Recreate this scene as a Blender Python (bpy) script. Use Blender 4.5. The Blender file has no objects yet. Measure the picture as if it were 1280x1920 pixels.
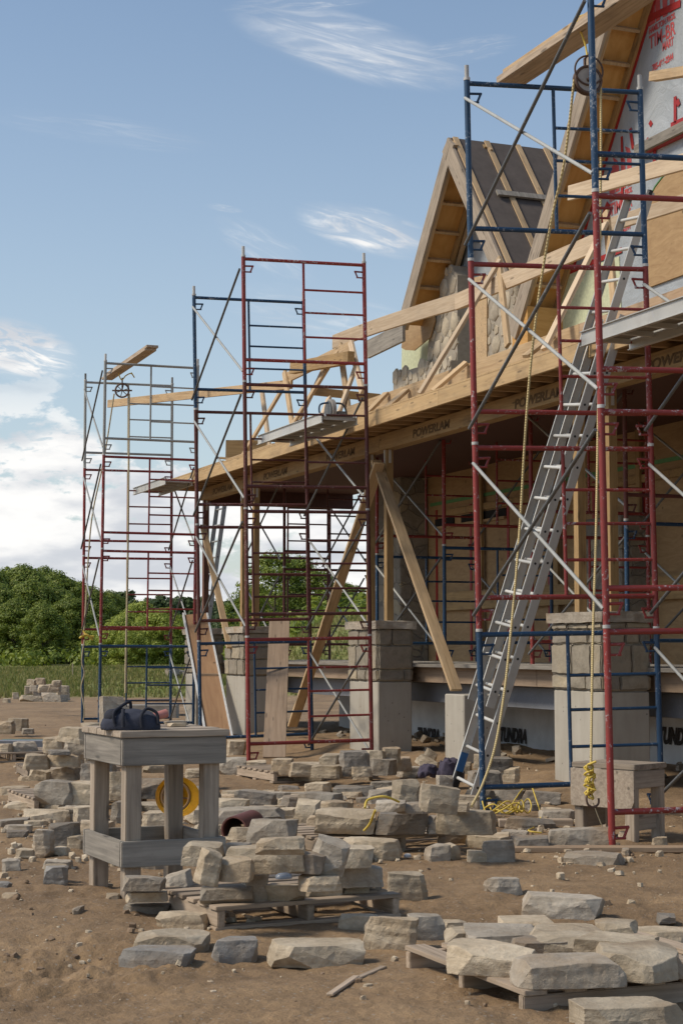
import bpy, bmesh, math, random
from mathutils import Vector, Matrix, noise, Euler
R = math.radians
# ------------------------------------------------------------------ camera, world, sun, exposure
FPX, EYE = 3200.0, 1.35
YAW, PIT = math.atan(1264/FPX), math.atan(260/FPX)
fv = Vector((math.sin(YAW)*math.cos(PIT), math.cos(YAW)*math.cos(PIT), math.sin(PIT)))
rv = Vector((math.cos(YAW), -math.sin(YAW), 0)); uv = rv.cross(fv)
CAM = Vector((0, 0, EYE))
sc = bpy.context.scene
cd = bpy.data.cameras.new('camera'); cam = bpy.data.objects.new('camera', cd)
sc.collection.objects.link(cam); sc.camera = cam
cd.sensor_fit = 'HORIZONTAL'; cd.sensor_width = 36; cd.lens = FPX/1280*36
cd.clip_start = 0.1; cd.clip_end = 9000
M = Matrix((rv, uv, -fv)).transposed().to_4x4(); M.translation = CAM; cam.matrix_world = M

SUN_DIR = Vector((-0.85, 0.16, 0.92)).normalized()       # towards the sun
w = bpy.data.worlds.new('World'); sc.world = w; w.use_nodes = True
nt = w.node_tree; N = nt.nodes; L = nt.links
for n in list(N): N.remove(n)
def wn(t, **k):
    n = N.new(t)
    for a, b in k.items(): setattr(n, a, b)
    return n
sky = wn('ShaderNodeTexSky', sky_type='NISHITA', sun_disc=False)
sky.sun_elevation = math.asin(SUN_DIR.z); sky.sun_rotation = math.atan2(SUN_DIR.x, SUN_DIR.y)
sky.air_density = 1.15; sky.dust_density = 1.0; sky.ozone_density = 2.0; sky.altitude = 200
tc = wn('ShaderNodeTexCoord')
def vmath(op, a, b=None):
    n = wn('ShaderNodeVectorMath', operation=op); L.new(a, n.inputs[0])
    if b is not None:
        if isinstance(b, (tuple, Vector)): n.inputs[1].default_value = b
        else: L.new(b, n.inputs[1])
    return n
def wmath(op, a, b=0.0, clamp=False):
    n = wn('ShaderNodeMath', operation=op, use_clamp=clamp)
    for i, v in enumerate((a, b)):
        if isinstance(v, (int, float)): n.inputs[i].default_value = v
        else: L.new(v, n.inputs[i])
    return n.outputs[0]
def wmap(v, a, b, c=0., d=1., smooth=True):
    n = wn('ShaderNodeMapRange'); n.interpolation_type = 'SMOOTHSTEP' if smooth else 'LINEAR'
    L.new(v, n.inputs[0])
    for i, x in enumerate((a, b, c, d)): n.inputs[1+i].default_value = x
    return n.outputs[0]
def wnoise(vec, scale, det=8, rough=.55, dist=0.):
    n = wn('ShaderNodeTexNoise'); L.new(vec, n.inputs['Vector'])
    n.inputs['Scale'].default_value = scale; n.inputs['Detail'].default_value = det
    n.inputs['Roughness'].default_value = rough; n.inputs['Distortion'].default_value = dist
    return n.outputs['Fac']
DIR = tc.outputs['Generated']
sep = wn('ShaderNodeSeparateXYZ'); L.new(DIR, sep.inputs[0]); el = sep.outputs['Z']
stretched = vmath('MULTIPLY', DIR, (1, 1, 2.2)).outputs[0]
def dirv(px, py):
    return (fv + rv*((px-640)/FPX) + uv*((960-py)/FPX)).normalized()
# cumulus bank low over the horizon
low = wmap(el, .10, .19, 1, 0)
fb = wnoise(stretched, 11, 12, .60)
side = vmath('DOT_PRODUCT', DIR, tuple(rv)).outputs['Value']
lft = wmap(side, -.17, -.05, .07, .0, False)
c1 = wmath('ADD', fb, lft)
c1 = wmath('ADD', c1, wmap(el, .0, .15, .14, -.10, False)); c1 = wmath('ADD', c1, wmap(el, .0, .085, .22, .0))
cum = wmath('MULTIPLY', wmap(c1, .525, .575), low)
# wisps: soft streaks, each a bounded patch of stretched noise
masks = [cum]
def wisp(px, py, a, b, ang, k, sc_=16, th=(.45, .72)):
    c = dirv(px, py)
    d = vmath('SUBTRACT', DIR, tuple(c)).outputs[0]
    ca, sa = math.cos(ang), math.sin(ang)
    ax = (rv*ca + uv*sa); ay = (uv*ca - rv*sa)
    x = wmath('DIVIDE', vmath('DOT_PRODUCT', d, tuple(ax)).outputs['Value'], a/FPX)
    y = wmath('DIVIDE', vmath('DOT_PRODUCT', d, tuple(ay)).outputs['Value'], b/FPX)
    r2 = wmath('ADD', wmath('MULTIPLY', x, x), wmath('MULTIPLY', y, y))
    m = wmap(r2, 0, 1.0, 1, 0)
    cb = wn('ShaderNodeCombineXYZ'); L.new(wmath('MULTIPLY', x, .33), cb.inputs[0]); L.new(wmath('MULTIPLY', y, .55), cb.inputs[1]); cb.inputs[2].default_value = px*.01
    nz = wmap(wnoise(cb.outputs[0], sc_*.28, 10, .62, 1.1), *th)
    masks.append(wmath('MULTIPLY', wmath('MULTIPLY', m, wmath('ADD', nz, .18)), k))
wisp(690, 432, 150, 46, R(-14), 1.1, 14, (.42, .74))
wisp(660, 88, 240, 60, R(-14), .85, 10, (.42, .76))
wisp(560, 8, 150, 22, R(4), .35)
wisp(860, 95, 120, 26, R(8), .35)
wisp(200, 245, 230, 30, R(-6), .13)
wisp(420, 390, 40, 8, R(-8), .35)
wisp(30, 655, 125, 60, R(-12), 1.2, 18, (.40, .62))
wisp(500, 470, 120, 40, R(-30), .25)
wisp(120, 850, 110, 55, R(0), 1.3, 22, (.36, .52))
wisp(600, 590, 200, 60, R(-10), .3)
tot = masks[0]
for m_ in masks[1:]: tot = wmath('MAXIMUM', tot, m_)
tot = wmath('MINIMUM', tot, 1.0)
shade = wnoise(vmath('MULTIPLY', DIR, (1, 1, 3)).outputs[0], 14, 6, .5)
mixc = wn('ShaderNodeMix', data_type='RGBA'); L.new(wmap(shade, .38, .62), mixc.inputs[0])
mixc.inputs[6].default_value = (6.4, 6.7, 7.2, 1); mixc.inputs[7].default_value = (10.2, 10.1, 9.9, 1)
tint = wn('ShaderNodeMix', data_type='RGBA', blend_type='MULTIPLY'); tint.inputs[0].default_value = 1
L.new(sky.outputs[0], tint.inputs[6]); tint.inputs[7].default_value = (1.34, 1.33, 1.30, 1)
mx = wn('ShaderNodeMix', data_type='RGBA'); L.new(tot, mx.inputs[0])
hz = wn('ShaderNodeMix', data_type='RGBA'); L.new(wmap(el, .02, .42, .42, .06), hz.inputs[0]); L.new(tint.outputs[2], hz.inputs[6]); hz.inputs[7].default_value = (6.4, 7.2, 8.0, 1)
L.new(hz.outputs[2], mx.inputs[6]); L.new(mixc.outputs[2], mx.inputs[7])
bg = wn('ShaderNodeBackground'); bg.inputs['Strength'].default_value = 0.095
out = wn('ShaderNodeOutputWorld'); L.new(mx.outputs[2], bg.inputs[0]); L.new(bg.outputs[0], out.inputs[0])

sl = bpy.data.lights.new('sun', 'SUN'); sl.energy = 3.0; sl.angle = R(13); sl.color = (1, .89, .74)
so = bpy.data.objects.new('sun', sl); sc.collection.objects.link(so)
so.rotation_euler = SUN_DIR.to_track_quat('Z', 'Y').to_euler()
sc.view_settings.view_transform = 'Standard'; sc.view_settings.look = 'None'
sc.view_settings.gamma = 1; sc.view_settings.exposure = 0.08
sc.view_settings.use_curve_mapping = False

# ------------------------------------------------------------------ helpers
COL = sc.collection
rnd = random.Random(7)
def ray(px, py): return fv + rv*((px-640)/FPX) + uv*((960-py)/FPX)
def gz(px, py, z=0.0):
    d = ray(px, py); return CAM + d*((z-EYE)/d.z)
def gy(px, py, Y):
    d = ray(px, py); return CAM + d*(Y/d.y)
def gx(px, py, X):
    d = ray(px, py); return CAM + d*(X/d.x)
def depth_of(p): return (Vector(p)-CAM).dot(fv)

def tag(o, label=None, cat=None, group=None, kind=None):
    if label: o['label'] = label
    if cat: o['category'] = cat
    if group: o['group'] = group
    if kind: o['kind'] = kind
    return o
def empty(name, loc, label, cat, group=None, rz=0.0):
    o = bpy.data.objects.new(name, None); COL.objects.link(o); o.location = loc
    o.rotation_euler = (0, 0, rz); o.empty_display_size = .2
    return tag(o, label, cat, group)
def link(name, me, parent=None, mw=None):
    o = bpy.data.objects.new(name, me); COL.objects.link(o)
    if parent is not None: o.parent = parent
    if mw is not None: o.matrix_local = mw
    return o
def mesh_from(bm, name, m, smooth=None):
    me = bpy.data.meshes.new(name); bm.normal_update(); bm.to_mesh(me); bm.free()
    if m is not None: me.materials.append(m)
    if smooth is not None:
        for p in me.polygons: p.use_smooth = True
        try: me.set_sharp_from_angle(angle=R(smooth))
        except Exception: pass
    return me
def bm_box(bm, x0, x1, y0, y1, z0, z1, mat=None):
    v = [bm.verts.new(c) for c in ((x0,y0,z0),(x1,y0,z0),(x1,y1,z0),(x0,y1,z0),(x0,y0,z1),(x1,y0,z1),(x1,y1,z1),(x0,y1,z1))]
    if mat is not None:
        for q in v: q.co = mat @ q.co
    for f in ((3,2,1,0),(4,5,6,7),(0,1,5,4),(1,2,6,5),(2,3,7,6),(3,0,4,7)): bm.faces.new([v[i] for i in f])
def bevel(bm, w_, seg=1):
    bmesh.ops.bevel(bm, geom=list(bm.edges), offset=w_, segments=seg, affect='EDGES', clamp_overlap=True)
def box(name, x0, x1, y0, y1, z0, z1, m, parent=None, bev=0.004):
    """box mesh whose object origin is its centre"""
    c = Vector(((x0+x1)/2, (y0+y1)/2, (z0+z1)/2))
    bm = bmesh.new(); bm_box(bm, x0-c.x, x1-c.x, y0-c.y, y1-c.y, z0-c.z, z1-c.z)
    if bev: bevel(bm, bev)
    mw = Matrix.Translation(c - (parent.location if parent is not None and PW else Vector()))
    return link(name, mesh_from(bm, name, m), parent, mw)
PW = True   # box / board / tube take world coordinates and the parent empty is unrotated
def board(name, p0, p1, wd, th, m, parent=None, up=(0, 0, 1), bev=0.003, warp=0.0, local=False):
    """plank p0->p1; wd = size towards 'up', th = size across; local x runs along it (grain)"""
    p0, p1 = Vector(p0), Vector(p1); d = p1-p0; ln = d.length; x = d.normalized()
    upv = Vector(up); z = (upv - x*upv.dot(x))
    if z.length < 1e-4: z = Vector((0, 1, 0)) - x*x.y
    z.normalize(); y = z.cross(x)
    bm = bmesh.new(); bm_box(bm, -ln/2, ln/2, -th/2, th/2, -wd/2, wd/2)
    if bev: bevel(bm, min(bev, th/5))
    if warp:
        bmesh.ops.subdivide_edges(bm, edges=[e for e in bm.edges if e.calc_length() > ln*.6], cuts=8)
        for v in bm.verts: v.co.z += warp*(1-(2*v.co.x/ln)**2)
    mw = Matrix((x, y, z)).transposed().to_4x4(); mw.translation = (p0+p1)/2
    if parent is not None and not local: mw.translation = mw.translation - parent.location
    return link(name, mesh_from(bm, name, m), parent, mw)
def bm_tube(bm, pts, r, seg=10, cap=True):
    pts = [Vector(p) for p in pts]; rings = []
    t = (pts[1]-pts[0]).normalized(); a = t.orthogonal().normalized()
    for i, p in enumerate(pts):
        if i == 0: tt = pts[1]-pts[0]
        elif i == len(pts)-1: tt = pts[-1]-pts[-2]
        else: tt = pts[i+1]-pts[i-1]
        tt.normalize(); a = (a - tt*a.dot(tt)).normalized(); b = tt.cross(a)
        rr = r[i] if isinstance(r, (list, tuple)) else r
        rings.append([bm.verts.new(p + (a*math.cos(2*math.pi*k/seg) + b*math.sin(2*math.pi*k/seg))*rr) for k in range(seg)])
    for A_, B_ in zip(rings, rings[1:]):
        for k in range(seg): bm.faces.new((A_[k], A_[(k+1) % seg], B_[(k+1) % seg], B_[k]))
    if cap: bm.faces.new(rings[0][::-1]); bm.faces.new(rings[-1])
def tube(name, pts, r, m, parent=None, seg=10, local=False):
    pts = [Vector(p) for p in pts]
    if parent is not None and not local: pts = [p-parent.location for p in pts]
    bm = bmesh.new(); bm_tube(bm, pts, r, seg)
    return link(name, mesh_from(bm, name, m, 50), parent)
def smoothcurve(pts, n=8):
    P = [Vector(p) for p in pts]; o = []
    for i in range(len(P)-1):
        a, b, c, d = P[max(i-1, 0)], P[i], P[i+1], P[min(i+2, len(P)-1)]
        for k in range(n):
            t = k/n
            o.append(.5*((2*b)+(c-a)*t+(2*a-5*b+4*c-d)*t*t+(3*b-a-3*c+d)*t**3))
    o.append(P[-1]); return o
def copytree(o, parent=None):
    c = o.copy(); COL.objects.link(c)
    if parent is not None: c.parent = parent
    for ch in list(o.children): copytree(ch, c)
    return c
ORD = ['first','second','third','fourth','fifth','sixth','seventh','eighth','ninth','tenth','eleventh','twelfth','thirteenth','fourteenth','fifteenth','sixteenth','seventeenth','eighteenth','nineteenth','twentieth']

# ------------------------------------------------------------------ materials
def mat(name):
    m = bpy.data.materials.new(name); m.use_nodes = True; t = m.node_tree
    b = t.nodes['Principled BSDF']; return m, t, b
def nd(t, ty, **k):
    n = t.nodes.new(ty)
    for a, b in k.items(): setattr(n, a, b)
    return n
def mnoise(t, vec, scale, det=4, rough=.5, dist=0):
    n = nd(t, 'ShaderNodeTexNoise'); t.links.new(vec, n.inputs['Vector'])
    n.inputs['Scale'].default_value = scale; n.inputs['Detail'].default_value = det; n.inputs['Roughness'].default_value = rough
    n.inputs['Distortion'].default_value = dist
    return n.outputs['Fac']
def mramp(t, fac, stops):
    n = nd(t, 'ShaderNodeValToRGB'); t.links.new(fac, n.inputs[0]); e = n.color_ramp.elements
    while len(e) < len(stops): e.new(.5)
    for i, (p, c) in enumerate(stops):
        e[i].position = p; e[i].color = (*c, 1) if len(c) == 3 else c
    return n.outputs[0]
def mmix(t, fac, a, b, bt='MIX'):
    n = nd(t, 'ShaderNodeMix', data_type='RGBA', blend_type=bt)
    for i, v in ((0, fac), (6, a), (7, b)):
        if isinstance(v, (int, float)): n.inputs[i].default_value = v
        elif isinstance(v, tuple): n.inputs[i].default_value = (*v, 1)
        else: t.links.new(v, n.inputs[i])
    return n.outputs[2]
def mmath(t, op, a, b=0., clamp=False):
    n = nd(t, 'ShaderNodeMath', operation=op, use_clamp=clamp)
    for i, v in enumerate((a, b)):
        if isinstance(v, (int, float)): n.inputs[i].default_value = v
        else: t.links.new(v, n.inputs[i])
    return n.outputs[0]
def mscale(t, vec, s):
    n = nd(t, 'ShaderNodeVectorMath', operation='MULTIPLY'); t.links.new(vec, n.inputs[0]); n.inputs[1].default_value = s
    return n.outputs[0]
def mbump(t, b, h, strength=.4, dist=.01):
    n = nd(t, 'ShaderNodeBump'); n.inputs['Strength'].default_value = strength; n.inputs['Distance'].default_value = dist
    t.links.new(h, n.inputs['Height']); t.links.new(n.outputs[0], b.inputs['Normal'])
def coords(t):
    tc_ = nd(t, 'ShaderNodeTexCoord'); oi = nd(t, 'ShaderNodeObjectInfo')
    ad = nd(t, 'ShaderNodeVectorMath', operation='ADD'); sc2 = nd(t, 'ShaderNodeVectorMath', operation='SCALE')
    cb = nd(t, 'ShaderNodeCombineXYZ')
    for i in range(3): t.links.new(oi.outputs['Random'], cb.inputs[i])
    t.links.new(cb.outputs[0], sc2.inputs[0]); sc2.inputs['Scale'].default_value = 37.
    t.links.new(tc_.outputs['Object'], ad.inputs[0]); t.links.new(sc2.outputs[0], ad.inputs[1])
    return ad.outputs[0], oi.outputs['Random'], tc_.outputs['Object']
def wood(name, c0, c1, dirt=(.2, .17, .13), dk=.35, rough=.75, val=.35):
    m, t, b = mat(name); v, r, _ = coords(t)
    g = mnoise(t, mscale(t, v, (1.2, 26, 26)), 1.6, 6, .6, .6)
    col = mramp(t, g, [(.3, c0), (.62, c1)])
    blot = mnoise(t, mscale(t, v, (2.2, 6, 6)), 1.3, 5, .6)
    f = nd(t, 'ShaderNodeMapRange'); t.links.new(blot, f.inputs[0]); f.inputs[1].default_value = .5; f.inputs[2].default_value = .72; f.inputs[4].default_value = dk
    col = mmix(t, f.outputs[0], col, dirt)
    kn = nd(t, 'ShaderNodeTexVoronoi'); t.links.new(mscale(t, v, (2.4, 11, 11)), kn.inputs['Vector']); kn.inputs['Scale'].default_value = 1
    kf = nd(t, 'ShaderNodeMapRange'); t.links.new(kn.outputs['Distance'], kf.inputs[0]); kf.inputs[1].default_value = .09; kf.inputs[2].default_value = .16; kf.inputs[3].default_value = .7; kf.inputs[4].default_value = 0
    col = mmix(t, kf.outputs[0], col, tuple(x*.35 for x in c0))
    hsv = nd(t, 'ShaderNodeHueSaturation'); t.links.new(col, hsv.inputs['Color'])
    vr = nd(t, 'ShaderNodeMapRange'); t.links.new(r, vr.inputs[0]); vr.inputs[3].default_value = 1-val/2; vr.inputs[4].default_value = 1+val/2
    t.links.new(vr.outputs[0], hsv.inputs['Value']); t.links.new(hsv.outputs[0], b.inputs['Base Color'])
    b.inputs['Roughness'].default_value = rough; mbump(t, b, g, .35, .004)
    return m
W = {}
W['new'] = wood('pine_new', (.37, .245, .125), (.53, .38, .215), (.22, .16, .10), .5)
W['pale'] = wood('spruce_pale', (.44, .32, .20), (.60, .47, .32), (.30, .23, .16), .3)
W['lam'] = wood('laminated_beam', (.27, .165, .065), (.39, .255, .11), (.13, .085, .045), .6, val=.14)
W['fascia'] = wood('fascia_board', (.42, .275, .13), (.54, .375, .19), (.20, .14, .085), .5, val=.18)
W['grey'] = wood('weathered_grey', (.165, .15, .125), (.30, .27, .225), (.11, .095, .08), .5, .85)
W['table'] = wood('weathered_tan', (.24, .19, .14), (.40, .33, .25), (.15, .125, .10), .5, .85)
W['pallet'] = wood('pallet_wood', (.25, .19, .13), (.42, .33, .24), (.14, .11, .08), .5, .85, .5)
W['joist'] = wood('joist', (.34, .22, .11), (.48, .32, .17), (.2, .13, .07), .4)
W['stain'] = wood('brown_post', (.10, .045, .028), (.17, .075, .045), (.06, .035, .025), .4)
W['osb'] = wood('dusty_ply', (.30, .20, .12), (.42, .30, .19), (.22, .16, .11), .5)

def plywood(name, c0, c1):
    m, t, b = mat(name); v, r, ob = coords(t)
    g = mnoise(t, mscale(t, v, (1, 2.2, 9)), 1.1, 6, .6, 2.2)
    col = mramp(t, g, [(.32, c0), (.66, c1)])
    k = nd(t, 'ShaderNodeTexVoronoi'); t.links.new(mscale(t, v, (3, 3, 3)), k.inputs['Vector']); k.inputs['Scale'].default_value = 1.2
    kf = nd(t, 'ShaderNodeMapRange'); t.links.new(k.outputs['Distance'], kf.inputs[0]); kf.inputs[1].default_value = .05; kf.inputs[2].default_value = .1; kf.inputs[3].default_value = .75; kf.inputs[4].default_value = 0
    col = mmix(t, kf.outputs[0], col, tuple(x*.3 for x in c0))
    t.links.new(col, b.inputs['Base Color']); b.inputs['Roughness'].default_value = .75
    mbump(t, b, g, .15, .004); return m
PLY = plywood('plywood_orange', (.47, .245, .065), (.60, .35, .12))
PLYB = plywood('plywood_brown', (.27, .15, .075), (.36, .215, .11))
PLYD = plywood('plywood_sheathing', (.30, .185, .085), (.40, .265, .13))

def paint(name, c, worn=(.13, .08, .06), amt=.5, rough=.5, chips=(.45, .45, .44)):
    m, t, b = mat(name); v, r, _ = coords(t)
    n1 = mnoise(t, v, 6, 6, .65)
    f = nd(t, 'ShaderNodeMapRange'); t.links.new(n1, f.inputs[0]); f.inputs[1].default_value = .5; f.inputs[2].default_value = .7; f.inputs[4].default_value = amt
    col = mmix(t, f.outputs[0], c, worn)
    n2 = mnoise(t, v, 38, 5, .7)
    f2 = nd(t, 'ShaderNodeMapRange'); t.links.new(mmath(t, 'ADD', n2, mmath(t, 'MULTIPLY', mmath(t, 'SUBTRACT', mnoise(t, v, 2.5, 3, .6), .5), .5)), f2.inputs[0]); f2.inputs[1].default_value = .60; f2.inputs[2].default_value = .66; f2.inputs[4].default_value = .8
    col = mmix(t, f2.outputs[0], col, chips)
    vr = nd(t, 'ShaderNodeMapRange'); t.links.new(r, vr.inputs[0]); vr.inputs[3].default_value = .82; vr.inputs[4].default_value = 1.15
    h = nd(t, 'ShaderNodeHueSaturation'); t.links.new(col, h.inputs['Color']); t.links.new(vr.outputs[0], h.inputs['Value'])
    t.links.new(h.outputs[0], b.inputs['Base Color']); b.inputs['Roughness'].default_value = rough
    mbump(t, b, n1, .2, .003); return m
RED = paint('red_paint', (.25, .032, .026), (.15, .035, .026), .5, .55)
RUST = paint('rusty_red_paint', (.115, .032, .026), (.09, .05, .03), .8, .7, (.30, .22, .17))
BLUE = paint('blue_paint', (.012, .05, .11), (.015, .035, .065), .5, .45, (.30, .33, .36))
GALV = paint('galvanised_steel', (.34, .345, .32), (.22, .22, .20), .5, .5, (.42, .42, .42))
DKST = paint('dark_steel', (.10, .105, .105), (.09, .07, .055), .5, .55, (.25, .25, .25))
PIN = paint('pin_steel', (.48, .47, .44), (.28, .26, .23), .5, .5, (.6, .6, .58))
ALU = paint('aluminium', (.52, .51, .47), (.40, .38, .34), .5, .5, (.5, .5, .5)); ALU.node_tree.nodes['Principled BSDF'].inputs['Metallic'].default_value = .2
IRON = paint('rusty_iron', (.11, .065, .045), (.05, .035, .03), .6, .7, (.14, .09, .06))
STEELB = paint('primed_steel_beam', (.20, .21, .23), (.13, .13, .14), .5, .6, (.26, .26, .27))

def plain(name, c, rough=.7, bump=0, bs=20, var=.0):
    m, t, b = mat(name); v, r, _ = coords(t)
    n = mnoise(t, v, bs, 5, .6)
    col = mramp(t, n, [(.3, tuple(x*(1-.18) for x in c)), (.7, tuple(min(1, x*(1.12)) for x in c))])
    t.links.new(col, b.inputs['Base Color']); b.inputs['Roughness'].default_value = rough
    if bump: mbump(t, b, n, bump, .004)
    return m
TAPE = plain('red_sheathing_tape', (.33, .018, .018), .5)
PRINT = plain('red_print', (.46, .08, .08), .6)
BLACK = plain('black_rubber', (.012, .012, .014), .6)
INK = plain('black_ink', (.025, .02, .018), .8)
INKB = plain('faded_ink', (.12, .072, .03), .8)
WRAPB = plain('white_foundation_wrap', (.52, .54, .55), .5, .3, 3)
STAINB = None
GREENT = plain('green_flashing', (.10, .26, .09), .6)
FOAM = plain('pale_green_board', (.52, .55, .36), .8, .1)
YELLOW = plain('yellow_plastic', (.75, .42, .02), .38)
NAVY = plain('navy_canvas', (.035, .04, .06), .95, .6, 60)
NAVY2 = plain('dark_webbing', (.016, .018, .028), .9, .5, 90)
WHITE = plain('white_plastic', (.58, .59, .58), .5)
CARD = plain('brown_fibreboard', (.24, .14, .065), .85)
SALMON = plain('faded_red_handle', (.42, .17, .14), .6)
CLAY = plain('terracotta', (.14, .05, .04), .6)
CLOTH = plain('purple_grey_cloth', (.06, .05, .075), .95, .6, 30)
BLUEP = plain('blue_plastic', (.02, .12, .30), .4)
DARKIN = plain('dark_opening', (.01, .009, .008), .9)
FELT = plain('roof_underlay', (.105, .085, .072), .9, .15, 6)
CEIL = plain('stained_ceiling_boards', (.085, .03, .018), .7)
STK = plain('paper_sticker', (.55, .55, .52), .6)
# rope
m, t, b = mat('yellow_rope'); v, r, ob = coords(t)
wv = nd(t, 'ShaderNodeTexWave'); wv.inputs['Scale'].default_value = 30; t.links.new(mscale(t, ob, (.6, .6, 1)), wv.inputs['Vector']); wv.bands_direction = 'DIAGONAL'
t.links.new(mramp(t, wv.outputs['Fac'], [(.0, (.48, .36, .16)), (.6, (.58, .46, .22))]), b.inputs['Base Color']); b.inputs['Roughness'].default_value = .7
mbump(t, b, wv.outputs['Fac'], .6, .006); ROPE = m
YROPE = plain('yellow_poly_rope', (.62, .45, .07), .6)
TWINE = plain('pale_twine', (.50, .42, .26), .7)
# housewrap
m, t, b = mat('housewrap'); v, r, ob = coords(t)
n1 = mnoise(t, mscale(t, ob, (1, 1, 1)), 1.3, 7, .6, 1.2); n2 = mnoise(t, ob, 7, 6, .7, 2)
t.links.new(mramp(t, n1, [(.3, (.27, .30, .32)), (.7, (.40, .43, .45))]), b.inputs['Base Color']); b.inputs['Roughness'].default_value = .5
mbump(t, b, mmath(t, 'ADD', n1, mmath(t, 'MULTIPLY', n2, .25)), .8, .05); WRAP = m
# concrete
m, t, b = mat('concrete'); v, r, ob = coords(t)
n1 = mnoise(t, v, 2.2, 8, .65); n2 = mnoise(t, mscale(t, v, (5, 5, .7)), 2, 6, .6)
vo = nd(t, 'ShaderNodeTexVoronoi'); t.links.new(v, vo.inputs['Vector']); vo.inputs['Scale'].default_value = 9
hole = nd(t, 'ShaderNodeMapRange'); t.links.new(vo.outputs['Distance'], hole.inputs[0]); hole.inputs[1].default_value = .05; hole.inputs[2].default_value = .10; hole.inputs[3].default_value = .8; hole.inputs[4].default_value = 0
col = mmix(t, .5, mramp(t, n1, [(.3, (.31, .28, .225)), (.7, (.45, .42, .35))]), mramp(t, n2, [(.3, (.33, .295, .24)), (.7, (.45, .42, .355))]))
col = mmix(t, hole.outputs[0], col, (.10, .09, .08))
t.links.new(col, b.inputs['Base Color']); b.inputs['Roughness'].default_value = .9; mbump(t, b, n1, .35, .012); CONC = m
# masonry (stone set in mortar)
def masonry(name, s, stretch, cols, mortar, ew=.06, seed=0, metric=None):
    m, t, b = mat(name); v, r, ob = coords(t)
    mp = nd(t, 'ShaderNodeVectorMath', operation='ADD'); t.links.new(ob, mp.inputs[0]); mp.inputs[1].default_value = (seed, seed*1.7, seed*.6)
    nz = nd(t, 'ShaderNodeTexNoise'); t.links.new(mp.outputs[0], nz.inputs['Vector']); nz.inputs['Scale'].default_value = 3.5; nz.inputs['Detail'].default_value = 5
    sb = nd(t, 'ShaderNodeVectorMath', operation='SUBTRACT'); t.links.new(nz.outputs['Color'], sb.inputs[0]); sb.inputs[1].default_value = (.5, .5, .5)
    s2 = nd(t, 'ShaderNodeVectorMath', operation='SCALE'); t.links.new(sb.outputs[0], s2.inputs[0]); s2.inputs['Scale'].default_value = .16
    a2 = nd(t, 'ShaderNodeVectorMath', operation='ADD'); t.links.new(mp.outputs[0], a2.inputs[0]); t.links.new(s2.outputs[0], a2.inputs[1])
    vec = mscale(t, a2.outputs[0], stretch)
    v1 = nd(t, 'ShaderNodeTexVoronoi', feature='F1'); v2 = nd(t, 'ShaderNodeTexVoronoi', feature='DISTANCE_TO_EDGE')
    for q in (v1, v2): t.links.new(vec, q.inputs['Vector']); q.inputs['Scale'].default_value = s; q.inputs['Randomness'].default_value = .85
    if metric: v1.distance = metric
    sp = nd(t, 'ShaderNodeSeparateColor'); t.links.new(v1.outputs['Color'], sp.inputs[0])
    col = mramp(t, sp.outputs[0], [(i/(len(cols)-1), c) for i, c in enumerate(cols)])
    fine = mnoise(t, v, 14, 8, .65)
    col = mmix(t, .35, col, mmix(t, 1.0, col, mramp(t, fine, [(.3, (.5, .5, .5)), (.7, (1.3, 1.3, 1.3))]), 'MULTIPLY'))
    e = nd(t, 'ShaderNodeMapRange'); t.links.new(mmath(t, 'ADD', v2.outputs['Distance'], mmath(t, 'MULTIPLY', mmath(t, 'SUBTRACT', fine, .5), .05)), e.inputs[0]); e.inputs[1].default_value = ew*.45; e.inputs[2].default_value = ew; e.inputs[3].default_value = 1; e.inputs[4].default_value = 0
    col = mmix(t, e.outputs[0], col, mmix(t, fine, tuple(x*.7 for x in mortar), mortar))
    t.links.new(col, b.inputs['Base Color']); b.inputs['Roughness'].default_value = .92
    h = mmath(t, 'SUBTRACT', mmath(t, 'MULTIPLY', fine, .5), mmath(t, 'MULTIPLY', e.outputs[0], .6))
    mbump(t, b, h, .9, .03); return m
PIERST = masonry('pier_stone', 3.1, (1, 1, 1.5), [(.20, .18, .15), (.26, .23, .185), (.44, .37, .24), (.22, .20, .17), (.30, .265, .21), (.17, .155, .135)], (.245, .22, .18), .035, 3, 'CHEBYCHEV')
COBBLE = masonry('cobble_stone', 3.4, (1, 1, .8), [(.20, .185, .16), (.46, .40, .30), (.26, .235, .20), (.50, .43, .32), (.24, .22, .19), (.42, .36, .27)], (.20, .18, .15), .11, 9)
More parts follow.
